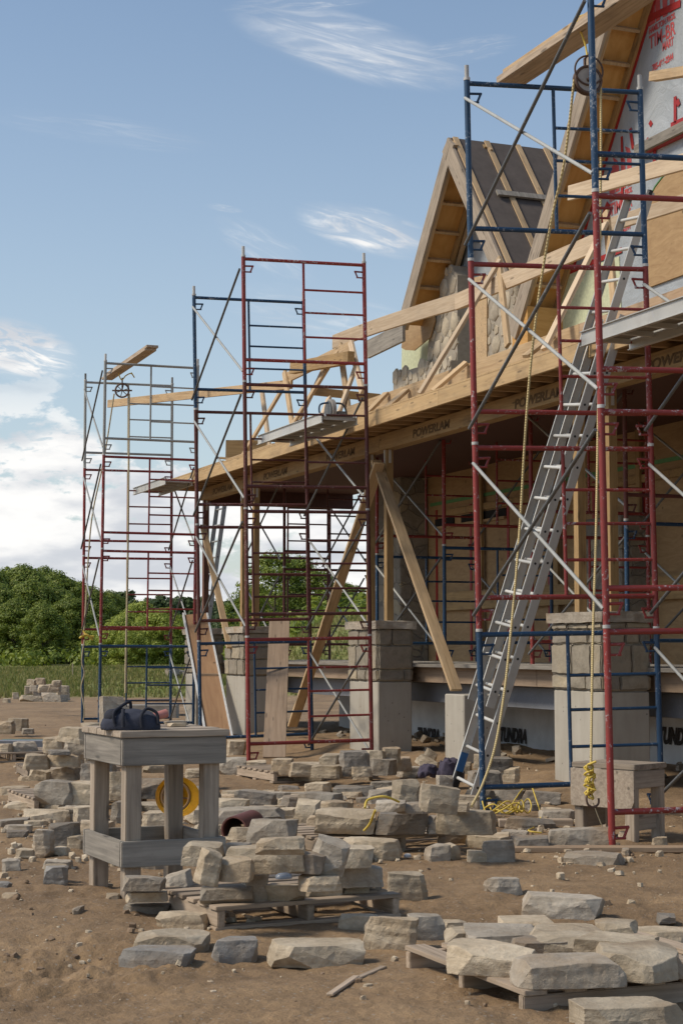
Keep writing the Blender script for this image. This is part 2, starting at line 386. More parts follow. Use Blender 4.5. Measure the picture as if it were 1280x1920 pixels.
# loose limestone
def limestone(name, c0, c1, c2):
    m, t, b = mat(name); v, r, ob = coords(t)
    n1 = mnoise(t, mscale(t, v, (1, 1, 2.6)), 3.2, 7, .62, .5); n2 = mnoise(t, v, 24, 7, .7); n3 = mnoise(t, mscale(t, v, (1.5, 1.5, 22)), 1.6, 4, .6, .3)
    col = mramp(t, n1, [(.28, c0), (.5, c1), (.72, c2)])
    col = mmix(t, .18, col, mramp(t, n3, [(.35, tuple(x*.7 for x in c0)), (.65, c2)]))
    col = mmix(t, .5, col, mmix(t, 1., col, mramp(t, n2, [(.3, (.6, .6, .6)), (.7, (1.3, 1.3, 1.3))]), 'MULTIPLY'))
    rf_ = nd(t, 'ShaderNodeMapRange'); t.links.new(mnoise(t, v, 1.8, 5, .6), rf_.inputs[0]); rf_.inputs[1].default_value = .52; rf_.inputs[2].default_value = .66; rf_.inputs[4].default_value = .45
    col = mmix(t, rf_.outputs[0], col, (.36, .235, .12))
    # dirt dusted over
    d = nd(t, 'ShaderNodeMapRange'); t.links.new(mnoise(t, v, 5, 6, .7), d.inputs[0]); d.inputs[1].default_value = .5; d.inputs[2].default_value = .68; d.inputs[4].default_value = .55
    col = mmix(t, d.outputs[0], col, (.25, .185, .12))
    h = nd(t, 'ShaderNodeHueSaturation'); t.links.new(col, h.inputs['Color'])
    vr = nd(t, 'ShaderNodeMapRange'); t.links.new(r, vr.inputs[0]); vr.inputs[3].default_value = .72; vr.inputs[4].default_value = 1.16
    t.links.new(vr.outputs[0], h.inputs['Value']); t.links.new(h.outputs[0], b.inputs['Base Color']); b.inputs['Roughness'].default_value = .92
    mbump(t, b, mmath(t, 'ADD', n2, mmath(t, 'ADD', mmath(t, 'MULTIPLY', n3, .35), n1)), .6, .02); return m
LIME = {'tan': limestone('limestone_tan', (.33, .26, .17), (.49, .40, .28), (.62, .535, .40)),
        'grey': limestone('limestone_grey', (.25, .212, .162), (.375, .325, .255), (.51, .455, .37)),
        'blue': limestone('limestone_bluish', (.20, .188, .168), (.29, .272, .243), (.40, .38, .345)),
        'dark': limestone('limestone_dark', (.15, .13, .105), (.235, .21, .175), (.36, .32, .265))}
# ground
m, t, b = mat('site_dirt_and_field'); geo = nd(t, 'ShaderNodeNewGeometry'); P_ = geo.outputs['Position']
at = nd(t, 'ShaderNodeAttribute', attribute_name='grassy')
a1 = mnoise(t, P_, .7, 8, .6); a2 = mnoise(t, P_, 6, 8, .65); a3 = mnoise(t, P_, 45, 6, .7)
dirt = mramp(t, a1, [(.3, (.19, .122, .062)), (.5, (.26, .170, .088)), (.7, (.33, .222, .120))])
dirt = mmix(t, .6, dirt, mmix(t, 1., dirt, mramp(t, a2, [(.3, (.62, .6, .58)), (.7, (1.3, 1.3, 1.3))]), 'MULTIPLY'))
dirt = mmix(t, .5, dirt, mmix(t, 1., dirt, mramp(t, a3, [(.3, (.72, .72, .72)), (.7, (1.22, 1.22, 1.22))]), 'MULTIPLY'))
vo = nd(t, 'ShaderNodeTexVoronoi'); t.links.new(P_, vo.inputs['Vector']); vo.inputs['Scale'].default_value = 26
spk = nd(t, 'ShaderNodeMapRange'); t.links.new(vo.outputs['Distance'], spk.inputs[0]); spk.inputs[1].default_value = .12; spk.inputs[2].default_value = .2; spk.inputs[3].default_value = .6; spk.inputs[4].default_value = 0
dirt = mmix(t, spk.outputs[0], dirt, (.34, .30, .25))
g1 = mnoise(t, mscale(t, P_, (.12, .5, 1)), 1, 6, .6); g2 = mnoise(t, P_, 1.4, 5, .7)
gr = mramp(t, g1, [(.32, (.135, .18, .028)), (.5, (.20, .20, .05)), (.66, (.19, .15, .07))])
gr = mmix(t, .6, gr, mmix(t, 1., gr, mramp(t, g2, [(.3, (.5, .5, .5)), (.7, (1.4, 1.4, 1.4))]), 'MULTIPLY'))
t.links.new(mmix(t, at.outputs['Fac'], dirt, gr), b.inputs['Base Color']); b.inputs['Roughness'].default_value = .95
mbump(t, b, mmath(t, 'ADD', mmath(t, 'MULTIPLY', a2, 1.3), mmath(t, 'MULTIPLY', a3, .5)), .9, .03); GROUND = m
def leafmat(name, c0, c1):
    m, t, b = mat(name); v, r, ob = coords(t); g = nd(t, 'ShaderNodeNewGeometry')
    n = mnoise(t, ob, .9, 4, .6)
    sp_ = mmath(t, 'ADD', mmath(t, 'MULTIPLY', g.outputs['Random Per Island'], .6), mmath(t, 'MULTIPLY', n, .6))
    c = mramp(t, sp_, [(.25, c0), (.85, c1)])
    t.links.new(c, b.inputs['Base Color']); b.inputs['Roughness'].default_value = .6
    tr = nd(t, 'ShaderNodeBsdfTranslucent'); t.links.new(c, tr.inputs['Color'])
    ms = nd(t, 'ShaderNodeMixShader'); ms.inputs[0].default_value = .35; o = t.nodes['Material Output']
    t.links.new(b.outputs[0], ms.inputs[1]); t.links.new(tr.outputs[0], ms.inputs[2]); t.links.new(ms.outputs[0], o.inputs['Surface'])
    return m
LEAFA = leafmat('leaves_mid', (.078, .13, .016), (.27, .32, .045))
LEAFB = leafmat('leaves_dark', (.03, .058, .016), (.085, .13, .032))
LEAFC = leafmat('leaves_light', (.17, .24, .03), (.42, .46, .08))
GRASSM = leafmat('tall_grass', (.13, .17, .03), (.27, .235, .08))
W['dusk'] = wood('dirty_plank_shaded_rim', (.20, .14, .09), (.28, .205, .14), (.14, .105, .075), .5)
def islandstone(name, cols):
    m, t, b = mat(name); v, r, ob = coords(t); g = nd(t, 'ShaderNodeNewGeometry')
    c = mramp(t, g.outputs['Random Per Island'], [(i/(len(cols)-1), q) for i, q in enumerate(cols)])
    n1 = mnoise(t, v, 12, 8, .68); n2 = mnoise(t, v, 3, 6, .6)
    c = mmix(t, .6, c, mmix(t, 1., c, mramp(t, n1, [(.3, (.6, .6, .6)), (.7, (1.3, 1.3, 1.3))]), 'MULTIPLY'))
    f = nd(t, 'ShaderNodeMapRange'); t.links.new(n2, f.inputs[0]); f.inputs[1].default_value = .48; f.inputs[2].default_value = .62; f.inputs[4].default_value = .6
    c = mmix(t, f.outputs[0], c, (.27, .235, .185))
    t.links.new(c, b.inputs['Base Color']); b.inputs['Roughness'].default_value = .93; mbump(t, b, n1, .7, .02); return m
ASHLAR = islandstone('ashlar', [(.22, .195, .155), (.30, .255, .185), (.19, .17, .14), (.46, .38, .25), (.25, .22, .17), (.20, .18, .145), (.38, .32, .225)])
FIELDST = islandstone('field_stone', [(.22, .195, .155), (.54, .46, .33), (.33, .285, .22), (.60, .52, .39), (.26, .23, .185), (.48, .40, .28)])
MORTAR = plain('mortar', (.33, .29, .23), .95, .6, 18)
BARK = plain('bark', (.09, .07, .05), .95, .5, 8)
# ------------------------------------------------------------------ terrain
def sstep(a, b, x):
    t_ = max(0., min(1., (x-a)/(b-a))); return t_*t_*(3-2*t_)
def height(x, y):
    D = x*math.sin(YAW)+y*math.cos(YAW); lat = x*math.cos(YAW)-y*math.sin(YAW)
    h = .10*sstep(7.7, 8.5, x)*sstep(12, 16, y)*sstep(34, 28, y)
    h += .04*sstep(9, 10.8, x)*sstep(8, 12, y)*sstep(34, 28, y)
    if D < 60:
        h += .05*(noise.noise(Vector((x*.5, y*.5, 3)))) + .02*noise.noise(Vector((x*2.2, y*2.2, 7)))
        clod = sstep(.1, .6, noise.noise(Vector((x*.6+4, y*.6, 1)))+.25)
        cl = max(0, 1-((x-1.55)**2+(y-7.4)**2)/.9)
        h += (.006+.034*max(clod*.30, cl))*noise.fractal(Vector((x*6, y*6, 2)), .7, 2.1, 5)
        h += .007*noise.noise(Vector((x*16, y*16, 5)))
        if x > 7.4 and 11 < y < 27: h += .10*max(0, noise.noise(Vector((x*1.1, y*1.1, 11))))*sstep(7.4, 8.2, x)
    # spoil heap beyond the far scaffold
    c = gz(300, 1300); r2 = ((x-c.x)**2+(y-c.y)**2)/9.; h += .55*math.exp(-r2)
    if D > 40:
        px = 640+3200*lat/max(D, 1)
        h += 2.7*sstep(420, 640, px)*sstep(42, 80, D)
        h += .25*noise.noise(Vector((x*.05, y*.05, 8)))*sstep(45, 80, D)
    return h
def grassy(x, y):
    D = x*math.sin(YAW)+y*math.cos(YAW)
    return sstep(49, 52, D + 5*noise.noise(Vector((x*.12, y*.12, 4))) + 1.2*noise.noise(Vector((x*.8, y*.8, 4))))
A0 = math.atan2(rv.y, rv.x)
angs = []
a = -180.
while a < 180.:
    angs.append(a); aa = abs(a+.0)
    a += .11 if -15 < a < 16 else (.6 if -40 <= a < 40 else 4.)
rs = [.6]
while rs[-1] < 70: rs.append(rs[-1]*(1.0042 if 5.2 < rs[-1] < 9.5 else (1.008 if 4.5 < rs[-1] < 30 else 1.03)))
while rs[-1] < 6000: rs.append(rs[-1]*1.09)
vs, fs, gr_ = [], [], []
for r_ in rs:
    for a in angs:
        th = YAW + R(a); x, y = r_*math.sin(th), r_*math.cos(th)
        vs.append((x, y, height(x, y) if r_ < 900 else 0.)); gr_.append(grassy(x, y))
n = len(angs)
for i in range(len(rs)-1):
    for j in range(n):
        k = (j+1) % n; fs.append((i*n+j, i*n+k, (i+1)*n+k, (i+1)*n+j))
c0 = len(vs); vs.append((0, 0, height(0, 0))); gr_.append(0.)
for j in range(n): fs.append((c0, (j+1) % n, j))
me = bpy.data.meshes.new('ground'); me.from_pydata(vs, [], fs); me.materials.append(GROUND)
atr = me.attributes.new('grassy', 'FLOAT', 'POINT'); atr.data.foreach_set('value', gr_)
for p in me.polygons: p.use_smooth = True
if me.polygons[5].normal.z < 0: me.flip_normals()
g = link('ground', me); tag(g, kind='structure')

# ------------------------------------------------------------------ house
H0 = Vector((11.2, 20, 0))
house = empty('house', H0, 'unfinished house with steep gables, wrapped walls and a long open porch roof', 'house')
def poly(name, pts, x0, x1, m, parent, bev=0):
    """prism: outline in world (y, z), from x0 to x1"""
    cy = sum(p[0] for p in pts)/len(pts); cz = sum(p[1] for p in pts)/len(pts); cx = (x0+x1)/2
    area = sum(pts[i][0]*pts[(i+1) % len(pts)][1]-pts[(i+1) % len(pts)][0]*pts[i][1] for i in range(len(pts)))
    if area < 0: pts = pts[::-1]
    bm = bmesh.new()
    A_ = [bm.verts.new((x0-cx, p[0]-cy, p[1]-cz)) for p in pts]; B_ = [bm.verts.new((x1-cx, p[0]-cy, p[1]-cz)) for p in pts]
    bm.faces.new(A_[::-1]); bm.faces.new(B_)
    for i in range(len(pts)):
        j = (i+1) % len(pts); bm.faces.new((A_[i], A_[j], B_[j], B_[i]))
    if bev: bevel(bm, bev)
    off = parent.location if parent is not None else Vector()
    return link(name, mesh_from(bm, name, m), parent, Matrix.Translation(Vector((cx, cy, cz))-off))
def pxpoly(name, pts, X, th, m, parent):
    return poly(name, [(gx(a, b, X).y, gx(a, b, X).z) for a, b in pts], X, X+th, m, parent)
def field_stones(pts, X, parent, seed, rmin=.07, rmax=.155):
    P2 = [(gx(a, b, X).y, gx(a, b, X).z) for a, b in pts]; rq = random.Random(seed); done = []
    ys = [p_[0] for p_ in P2]; zs = [p_[1] for p_ in P2]
    def inside(y, z):
        c_ = False
        for i in range(len(P2)):
            (y1, z1), (y2, z2) = P2[i], P2[i-1]
            if (z1 > z) != (z2 > z) and y < (y2-y1)*(z-z1)/(z2-z1)+y1: c_ = not c_
        return c_
    bm = bmesh.new()
    for k in range(2600):
        y, z = rq.uniform(min(ys), max(ys)), rq.uniform(min(zs), max(zs)); r_ = rmax-(rmax-rmin)*min(1, k/900)
        if not inside(y, z) or any((y-a)**2+((z-b)*.85)**2 < (r_+c_)**2*.80 for a, b, c_ in done): continue
        if not (inside(y+r_*.6, z) and inside(y-r_*.6, z)): continue
        done.append((y, z, r_)); n_ = rq.randint(5, 7); a0 = rq.random()*6; o_ = rq.random()*90
        ring = [(r_*(.82+.30*rq.random())*math.cos(a0+i*6.283/n_), r_*1.12*(.82+.30*rq.random())*math.sin(a0+i*6.283/n_)) for i in range(n_)]
        lv = [[bm.verts.new((-dx, y+a*s_, z+b*s_)) for a, b in ring] for dx, s_ in ((-.03, 1.), (.004, 1.), (.014, .92))]
        for A_, B_ in zip(lv, lv[1:]):
            for i in range(n_): bm.faces.new((A_[i], A_[(i+1) % n_], B_[(i+1) % n_], B_[i]))
        c_ = bm.verts.new((-.017, y, z))
        for i in range(n_): bm.faces.new((lv[2][i], lv[2][(i+1) % n_], c_))
    bmesh.ops.recalc_face_normals(bm, faces=bm.faces); c = Vector((X, sum(ys)/len(ys), sum(zs)/len(zs)))
    for v in bm.verts: v.co -= Vector((0, c.y, c.z))
    return link('field_stones', mesh_from(bm, 'field_stones', FIELDST, 45), parent, Matrix.Translation(c-parent.location))
def text_mesh(name, body, size, m, origin, xdir, ydir, parent, ext=.002, shear=0., sx=1., bold=.0, width=None):
    cu = bpy.data.curves.new('txt', 'FONT'); cu.body = body; cu.size = size; cu.extrude = ext; cu.shear = shear; cu.offset = bold; cu.align_x = 'LEFT'
    o = bpy.data.objects.new('txt', cu); COL.objects.link(o)
    dg = bpy.context.evaluated_depsgraph_get(); me = bpy.data.meshes.new_from_object(o.evaluated_get(dg))
    bpy.data.objects.remove(o); me.materials.clear(); me.materials.append(m)
    if width: sx = width/max(v.co.x for v in me.vertices)
    X_ = Vector(xdir).normalized(); Y_ = Vector(ydir).normalized(); Z_ = X_.cross(Y_)
    mw = Matrix((X_*sx, Y_, Z_)).transposed().to_4x4(); mw.translation = Vector(origin)-(parent.location if parent is not None else Vector())
    return link(name, me, parent, mw)

XG, XW = 10.65, 11.2
XF, XB = 8.0, 8.42
# lower wall behind the porch, floor to ceiling
lw = box('porch_wall', XW, XW+.15, 6.0, 25.6, 1.0, 4.3, PLYD, house)
for yy in [7.2+1.22*i for i in range(15)]:
    box('wall_seam_tape', XW-.012, XW-.001, yy-.03, yy+.03, 1.2, 3.55, TAPE, house, 0)
for yy in [6.6, 8.9, 11.2, 13.6, 15.8, 18.2, 20.3, 22.6]:
    board('wall_stud', (XW-.06, yy, 1.2), (XW-.06, yy, 4.1), .09, .04, W['lam'], house, up=(0, 1, 0))
box('wall_header', XW-.05, XW-.005, 8, 24, 3.42, 3.52, W['lam'], house)
box('green_flashing', XW-.02, XW-.004, 12, 24.5, 3.62, 3.67, GREENT, house, 0)
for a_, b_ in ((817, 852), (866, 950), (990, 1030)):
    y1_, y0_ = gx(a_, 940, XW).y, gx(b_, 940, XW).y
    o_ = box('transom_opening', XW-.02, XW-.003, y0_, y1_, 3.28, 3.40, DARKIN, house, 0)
    board('transom_frame', (XW-.03, y0_, 3.26), (XW-.03, y1_, 3.26), .04, .05, W['joist'], house)
board('wall_band', (XW-.08, 8, 2.10), (XW-.08, 24, 2.10), .28, .03, W['lam'], house)
tag(poly('red_membrane', [(8, 3.05), (14.9, 3.05), (14.9, 3.35), (8, 3.35)], XW-.035, XW-.02, TAPE, house), 'dark red membrane strip on the porch wall')
# stone column inside the porch end
box('inner_stone_column', 10.7, XW, 24.6, 25.65, 0, 4.1, PIERST, house, .02)
box('inner_stone_column', 10.75, XW, 18.0, 18.9, 0, 3.0, PIERST, house, .02)
# foundation
XFW = 10.1
fw = box('foundation_wall', XFW+.01, XFW+.2, 6, 25.7, -.4, 1.0, WRAPB, house, 0)
for px, s_ in ((782, .42), (936, .42), (1232, .42)):
    p = gx(px, 1368, XFW)
    text_mesh('foundation_print', 'TUNDRA', .24, INK, (XFW-.004, p.y, p.z-.14), (0, -1, 0), (0, 0, 1), house, .001, .25, .75, .012)
# deck
for i, yy in enumerate([7+2.4*k for k in range(9)]):
    board('deck_rim_board', (8.86, yy, 1.05), (8.86, min(yy+2.39, 28), 1.05), .19, .04, W['dusk'], house)  # darker plank wood puts the shade along the deck rim into its colour
for k in range(5):
    board('deck_plank', (8.95+.5*k, 7, 1.165+.008*(k % 2)), (8.95+.5*k, 28, 1.165+.008*(k % 2)), .04, .47, W['grey'], house)
box('steel_beam', 9.05, 9.12, 7, 28, .70, .94, STEELB, house)
for yy in (12.0, 16.4, 22, 26.5): box('steel_beam_post', 9.2, 9.3, yy, yy+.1, -.2, .72, IRON if yy == 16.4 else STEELB, house)
# porch beam, fascia, joists, ceiling
yb = [27.85, 25.3, 22.6, 20.0, 17.2, 14.6, 11.6, 6]
for y1_, y0_ in zip(yb, yb[1:]):
    board('porch_beam', (XB+.08, y0_+.004, 4.0), (XB+.08, y1_, 4.0), .20, .16, W['lam'], house)
for yy in (27.15, 24.55, 21.9, 18.95, 16.25, 13.6, 10.9):
    text_mesh('beam_print', 'POWERLAM', .135, INKB, (XB-.003, yy, 3.945), (0, -1, 0), (0, 0, 1), house, .0015, .12, 1.45, .004)
yf = [28.3, 24.6, 21.0, 17.3, 13.7, 10.1, 6]
for y1_, y0_ in zip(yf, yf[1:]):
    board('fascia_board', (XF+.02, y0_+.004, 4.185), (XF+.02, y1_, 4.185), .17, .04, W['fascia'], house)
board('fascia_board', (XF+.045, 28.3, 4.185), (XW, 28.3, 4.185), .17, .04, W['fascia'], house)
k = 0; yy = 28.0
while yy > 7.2 and k < 58:
    board('joist', (XF+.045, yy, 4.185), (XB+.9, yy, 4.185), .16, .04, W['joist'], house, bev=0); yy -= .36; k += 1
box('porch_roof_deck', XF, XW, 6, 28.3, 4.272, 4.292, W['fascia'], house, 0)
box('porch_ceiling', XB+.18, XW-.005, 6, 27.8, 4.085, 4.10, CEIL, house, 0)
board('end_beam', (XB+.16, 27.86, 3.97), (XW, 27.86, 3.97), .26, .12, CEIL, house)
board('ledger_board', (8.47, 21.2, 4.43), (8.47, 14.9, 4.43), .40, .04, W['new'], house)
board('ledger_board', (8.47, 14.894, 4.43), (8.47, 7, 4.43), .40, .04, W['osb'], house)
board('knee_board', (8.47, 24.6, 4.33), (8.47, 21.21, 4.37), .12, .04, W['new'], house)
for a_, b_ in ((21.3, 22.9), (23.0, 25.2), (25.4, 27.0)):
    board('roof_sheathing_edge', (8.12, a_, 4.31), (8.12, b_, 4.31), .02, .2, W['new'], house)

# gable roofs
def slope_board(name, Ya, za, Yb, zb, x0, x1, off, th, m, parent):
    """slab under the slope line (Ya,za)->(Yb,zb), off below it, th thick, between x0 and x1"""
    a_ = Vector((0, Ya, za)); b_ = Vector((0, Yb, zb)); d = (b_-a_).normalized(); nrm = Vector((0, -d.z, d.y))
    if nrm.z < 0: nrm = -nrm
    c = (a_+b_)/2 - nrm*(off+th/2); c.x = (x0+x1)/2; ln = (b_-a_).length
    bm = bmesh.new(); bm_box(bm, -ln/2, ln/2, -(x1-x0)/2, (x1-x0)/2, -th/2, th/2)
    X_ = d; Y_ = nrm.cross(d); mw = Matrix((X_, Y_, nrm)).transposed().to_4x4(); mw.translation = c-parent.location
    return link(name, mesh_from(bm, name, m), parent, mw)
gab = []
def gable_side(Ya, za, Yb, zb, depth, parent, first=.25, step=.47):
    """one slope, eave (Ya,za) to ridge (Yb,zb)"""
    gr2 = []
    rf = slope_board('gable_roof', Ya, za, Yb, zb, XG, XG+depth, -.02, .03, FELT, parent)
    slope_board('rake_board', Ya, za, Yb, zb, XG-.04, XG, -.02, .27, W['table'], parent)
    slope_board('soffit', Ya, za, Yb, zb, XG+.001, XW+.1, .03, .02, PLY, parent)
    slope_board('rake_trim', Ya, za, Yb, zb, XG+.002, XG+.045, .05, .19, W['new'], parent)
    slope_board('rake_trim', Ya, za, Yb, zb, XW-.045, XW-.004, .05, .12, W['lam'], parent)
    L_ = math.hypot(Yb-Ya, zb-za); s_ = first
    while s_ < L_-.1:
        f0 = s_/L_; f1 = (s_+.04)/L_
        slope_board('lookout', Ya+(Yb-Ya)*f0, za+(zb-za)*f0, Ya+(Yb-Ya)*f1, za+(zb-za)*f1, XG+.047, XW-.047, .05, .09, W['new'], parent)
        s_ += step
# big gable
EY, EZ = 1.94*XG, .410*XG+1.35; MS = 1.381; AY = 15.4; AZ = EZ+(EY-AY)*MS
gable_side(EY, EZ, AY, AZ, 5.5, house, .3, .44)
slope_board('gable_roof', 10.2, EZ, AY, AZ, XG, XG+5.5, -.02, .03, FELT, house)
slope_board('rake_board', 10.2, EZ, AY, AZ, XG-.04, XG, -.02, .27, W['grey'], house)
box('eave_box', XG, XW+.05, EY-.5, EY-.05, EZ-.32, EZ-.02+.28, PLY, house)
gw = poly('gable_wall', [(10.2, 4.3), (EY-.02, 4.3), (EY-.02, EZ), (AY, AZ-.05), (10.25, EZ)], XW, XW+.15, WRAP, house)
slope_board('sheathing_tape', EY, EZ, AY, AZ, XW-.008, XW-.002, .17, .055, TAPE, house)
# small gable
SY, SZ = 2.1185*XG, .7145*XG+1.35; LY, NY, SE = 2.293*XG, 1.944*XG, .4846*XG+1.35
gable_side(LY, SE, SY, SZ, 4., house, .2, .47)
gable_side(NY, SE, SY, SZ, 4., house, .2, .47)
poly('gable_wall', [(NY+.05, 4.3), (LY-.1, 4.3), (LY-.1, SE), (SY, SZ-.08), (NY+.05, SE)], XW+.12, XW+.2, WRAP, house)
for i, xx in enumerate((XG+.03, XG+.55, XG+1.07, XG+1.55, XG+2.1)):
    slope_board('strapping', NY, SE, SY, SZ, xx, xx+.085, -.045, .022, W['new'], house)
f_ = .56
slope_board('cleat', NY+(SY-NY)*f_, SE+(SZ-SE)*f_, NY+(SY-NY)*(f_+.035), SE+(SZ-SE)*(f_+.035), XG+.35, XG+1.55, -.08, .035, W['grey'], house)
# inner rafter along the left soffit of the small gable
slope_board('wall_rafter', LY, SE, SY, SZ, XW+.02, XW+.06, .05, .2, W['new'], house)
# stone walls
sw_ = pxpoly('stone_gable_wall', [(795, 735), (800, 684), (803, 640), (815, 600), (825, 548), (836, 506), (846, 497), (850, 506), (857, 515), (857, 735)], XW-.15, .28, MORTAR, house)
field_stones([(795, 735), (800, 684), (803, 640), (815, 600), (825, 548), (836, 506), (846, 497), (850, 506), (857, 515), (857, 735)], XW-.15, house, 1, 0.06, 0.15)
sw_ = pxpoly('stone_gable_wall', [(737, 745), (737, 706), (745, 700), (756, 697), (776, 690), (790, 687), (806, 684), (825, 680), (845, 675), (845, 745)], XW-.26, .2, MORTAR, house)
field_stones([(737, 745), (737, 706), (745, 700), (756, 697), (776, 690), (790, 687), (806, 684), (825, 680), (845, 675), (845, 745)], XW-.26, house, 2, 0.06, 0.13)
sw_ = pxpoly('stone_gable_wall', [(905, 735), (905, 640), (908, 560), (920, 520), (975, 520), (1015, 560), (1015, 660)], XW-.1, .22, MORTAR, house)
field_stones([(905, 735), (905, 640), (908, 560), (920, 520), (975, 520), (1015, 560), (1015, 660)], XW-.1, house, 3, 0.06, 0.14)
pxpoly('ply_panel', [(886, 735), (886, 600), (888, 520), (912, 515), (912, 700)], XW-.13, .03, W['new'], house)
pxpoly('green_wall_board', [(752, 720), (753, 655), (757, 640), (815, 600), (815, 720)], XW+.1, .03, FOAM, house)
pxpoly('eave_gusset', [(752, 652), (760, 656), (776, 657), (806, 632), (815, 600), (812, 585), (756, 610)], XW-.2, .02, PLYD, house)
pxpoly('green_wall_board', [(1030, 640), (1050, 560), (1062, 515), (1160, 480), (1165, 610), (1060, 645)], XW-.012, .01, FOAM, house)
board('sheathing_tape', gx(1060, 512, XW-.015), gx(1165, 468, XW-.015), .07, .004, TAPE, house)
board('eave_outrigger', gx(690, 655, 10.55), gx(757, 622, 10.55), .30, .05, W['grey'], house)
# plywood over the arched opening
C1 = gx(1216, 540, XW); pts = [(C1.y, C1.z), (C1.y, gx(1216, 395, XW).z)]
for a_, b_ in ((1222, 372), (1232, 352), (1245, 335), (1262, 320), (1290, 300), (1330, 285)): p = gx(a_, b_, XW); pts.append((p.y, p.z))
pts.append((pts[-1][0], C1.z))
poly('opening_cover', pts, XW-.03, XW-.01, PLYD, house)
pp = [Vector((XW-.028, a_, b_+.02)) for a_, b_ in pts[1:8]]
tube('green_flashing', [Vector((XW-.028, C1.y+.012, C1.z))]+pp, .012, GREENT, house, 6)
board('window_ledge', gx(1196, 283, XW-.06), gx(1310, 226, XW-.06), .13, .13, W['grey'], house)
board('sheathing_tape', gx(1196, 290, XW-.03), gx(1310, 237, XW-.03), .06, .1, TAPE, house)
for (a_, b_, c_, d_, w__) in ((1166, 322, 1165, 440, .055), (1181, 240, 1186, 278, .06), (1265, 180, 1265, 235, .06), (1227, 275, 1226, 312, .07),
                       (1213, 35, 1275, 5, .09), (1257, 235, 1285, 222, .07), (1165, 255, 1166, 300, .05), (1120, 430, 1140, 380, .09)):
    board('sheathing_tape', gx(a_, b_, XW-.012), gx(c_, d_, XW-.012), w__, .004, TAPE, house, up=(0, 1, .2))
board('sheathing_tape', gx(1268, 195, XW-.014), gx(1273, 188, XW-.014), .09, .004, TAPE, house, up=(0, 1, 0))
pxpoly('red_mark', [(1219, 224), (1223, 231), (1219, 238), (1215, 231)], XW-.008, .006, TAPE, house)
pxpoly('red_mark', [(1208, 264), (1214, 256), (1215, 264)], XW-.008, .006, TAPE, house)
# merchant print on the wrap
def logo(px, py, k):
    o_ = gx(px, py, XW); base = Vector((XW-.003, o_.y, o_.z)); X_ = Vector((0, -1, 0))
    def pt(u_, v_): return (base.y-u_*k, base.z+v_*k)
    for j in range(4):
        u0 = j*.27; w_ = .17 if j else .24
        top = .95 - .0*j
        q = [pt(u0, .33), pt(u0+w_, .33)]
        if j == 0: q += [pt(.24, 1.0), pt(.14, .98), pt(.05, .86), pt(.0, .68)]
        else: q += [pt(u0+w_, .80+.07*j), pt(u0+w_-.07, .98+.07*j), pt(u0-.10, 1.14+.05*j), pt(u0-.02, .90+.07*j)]
        poly('wall_print', q, XW-.005, XW-.003, PRINT, house)
    for tx, u_, v_, s_, wd_ in (('HAMILTON BROS.', 0, .17, .17, 1.0), ('TIM-BR', .0, -.16, .40, 1.0), ('MART', .50, -.36, .24, .42), ('705-466-2244', .1, -.66, .19, .80)):
        p = pt(u_, v_); text_mesh('wall_print', tx, s_*k, PRINT, (XW-.004, p[0], p[1]), (0, -1, 0), (0, 0, 1), house, .001, 0, 1, .008*k, wd_*k)
logo(1217, 78, .60)
logo(1143, 392, .56)
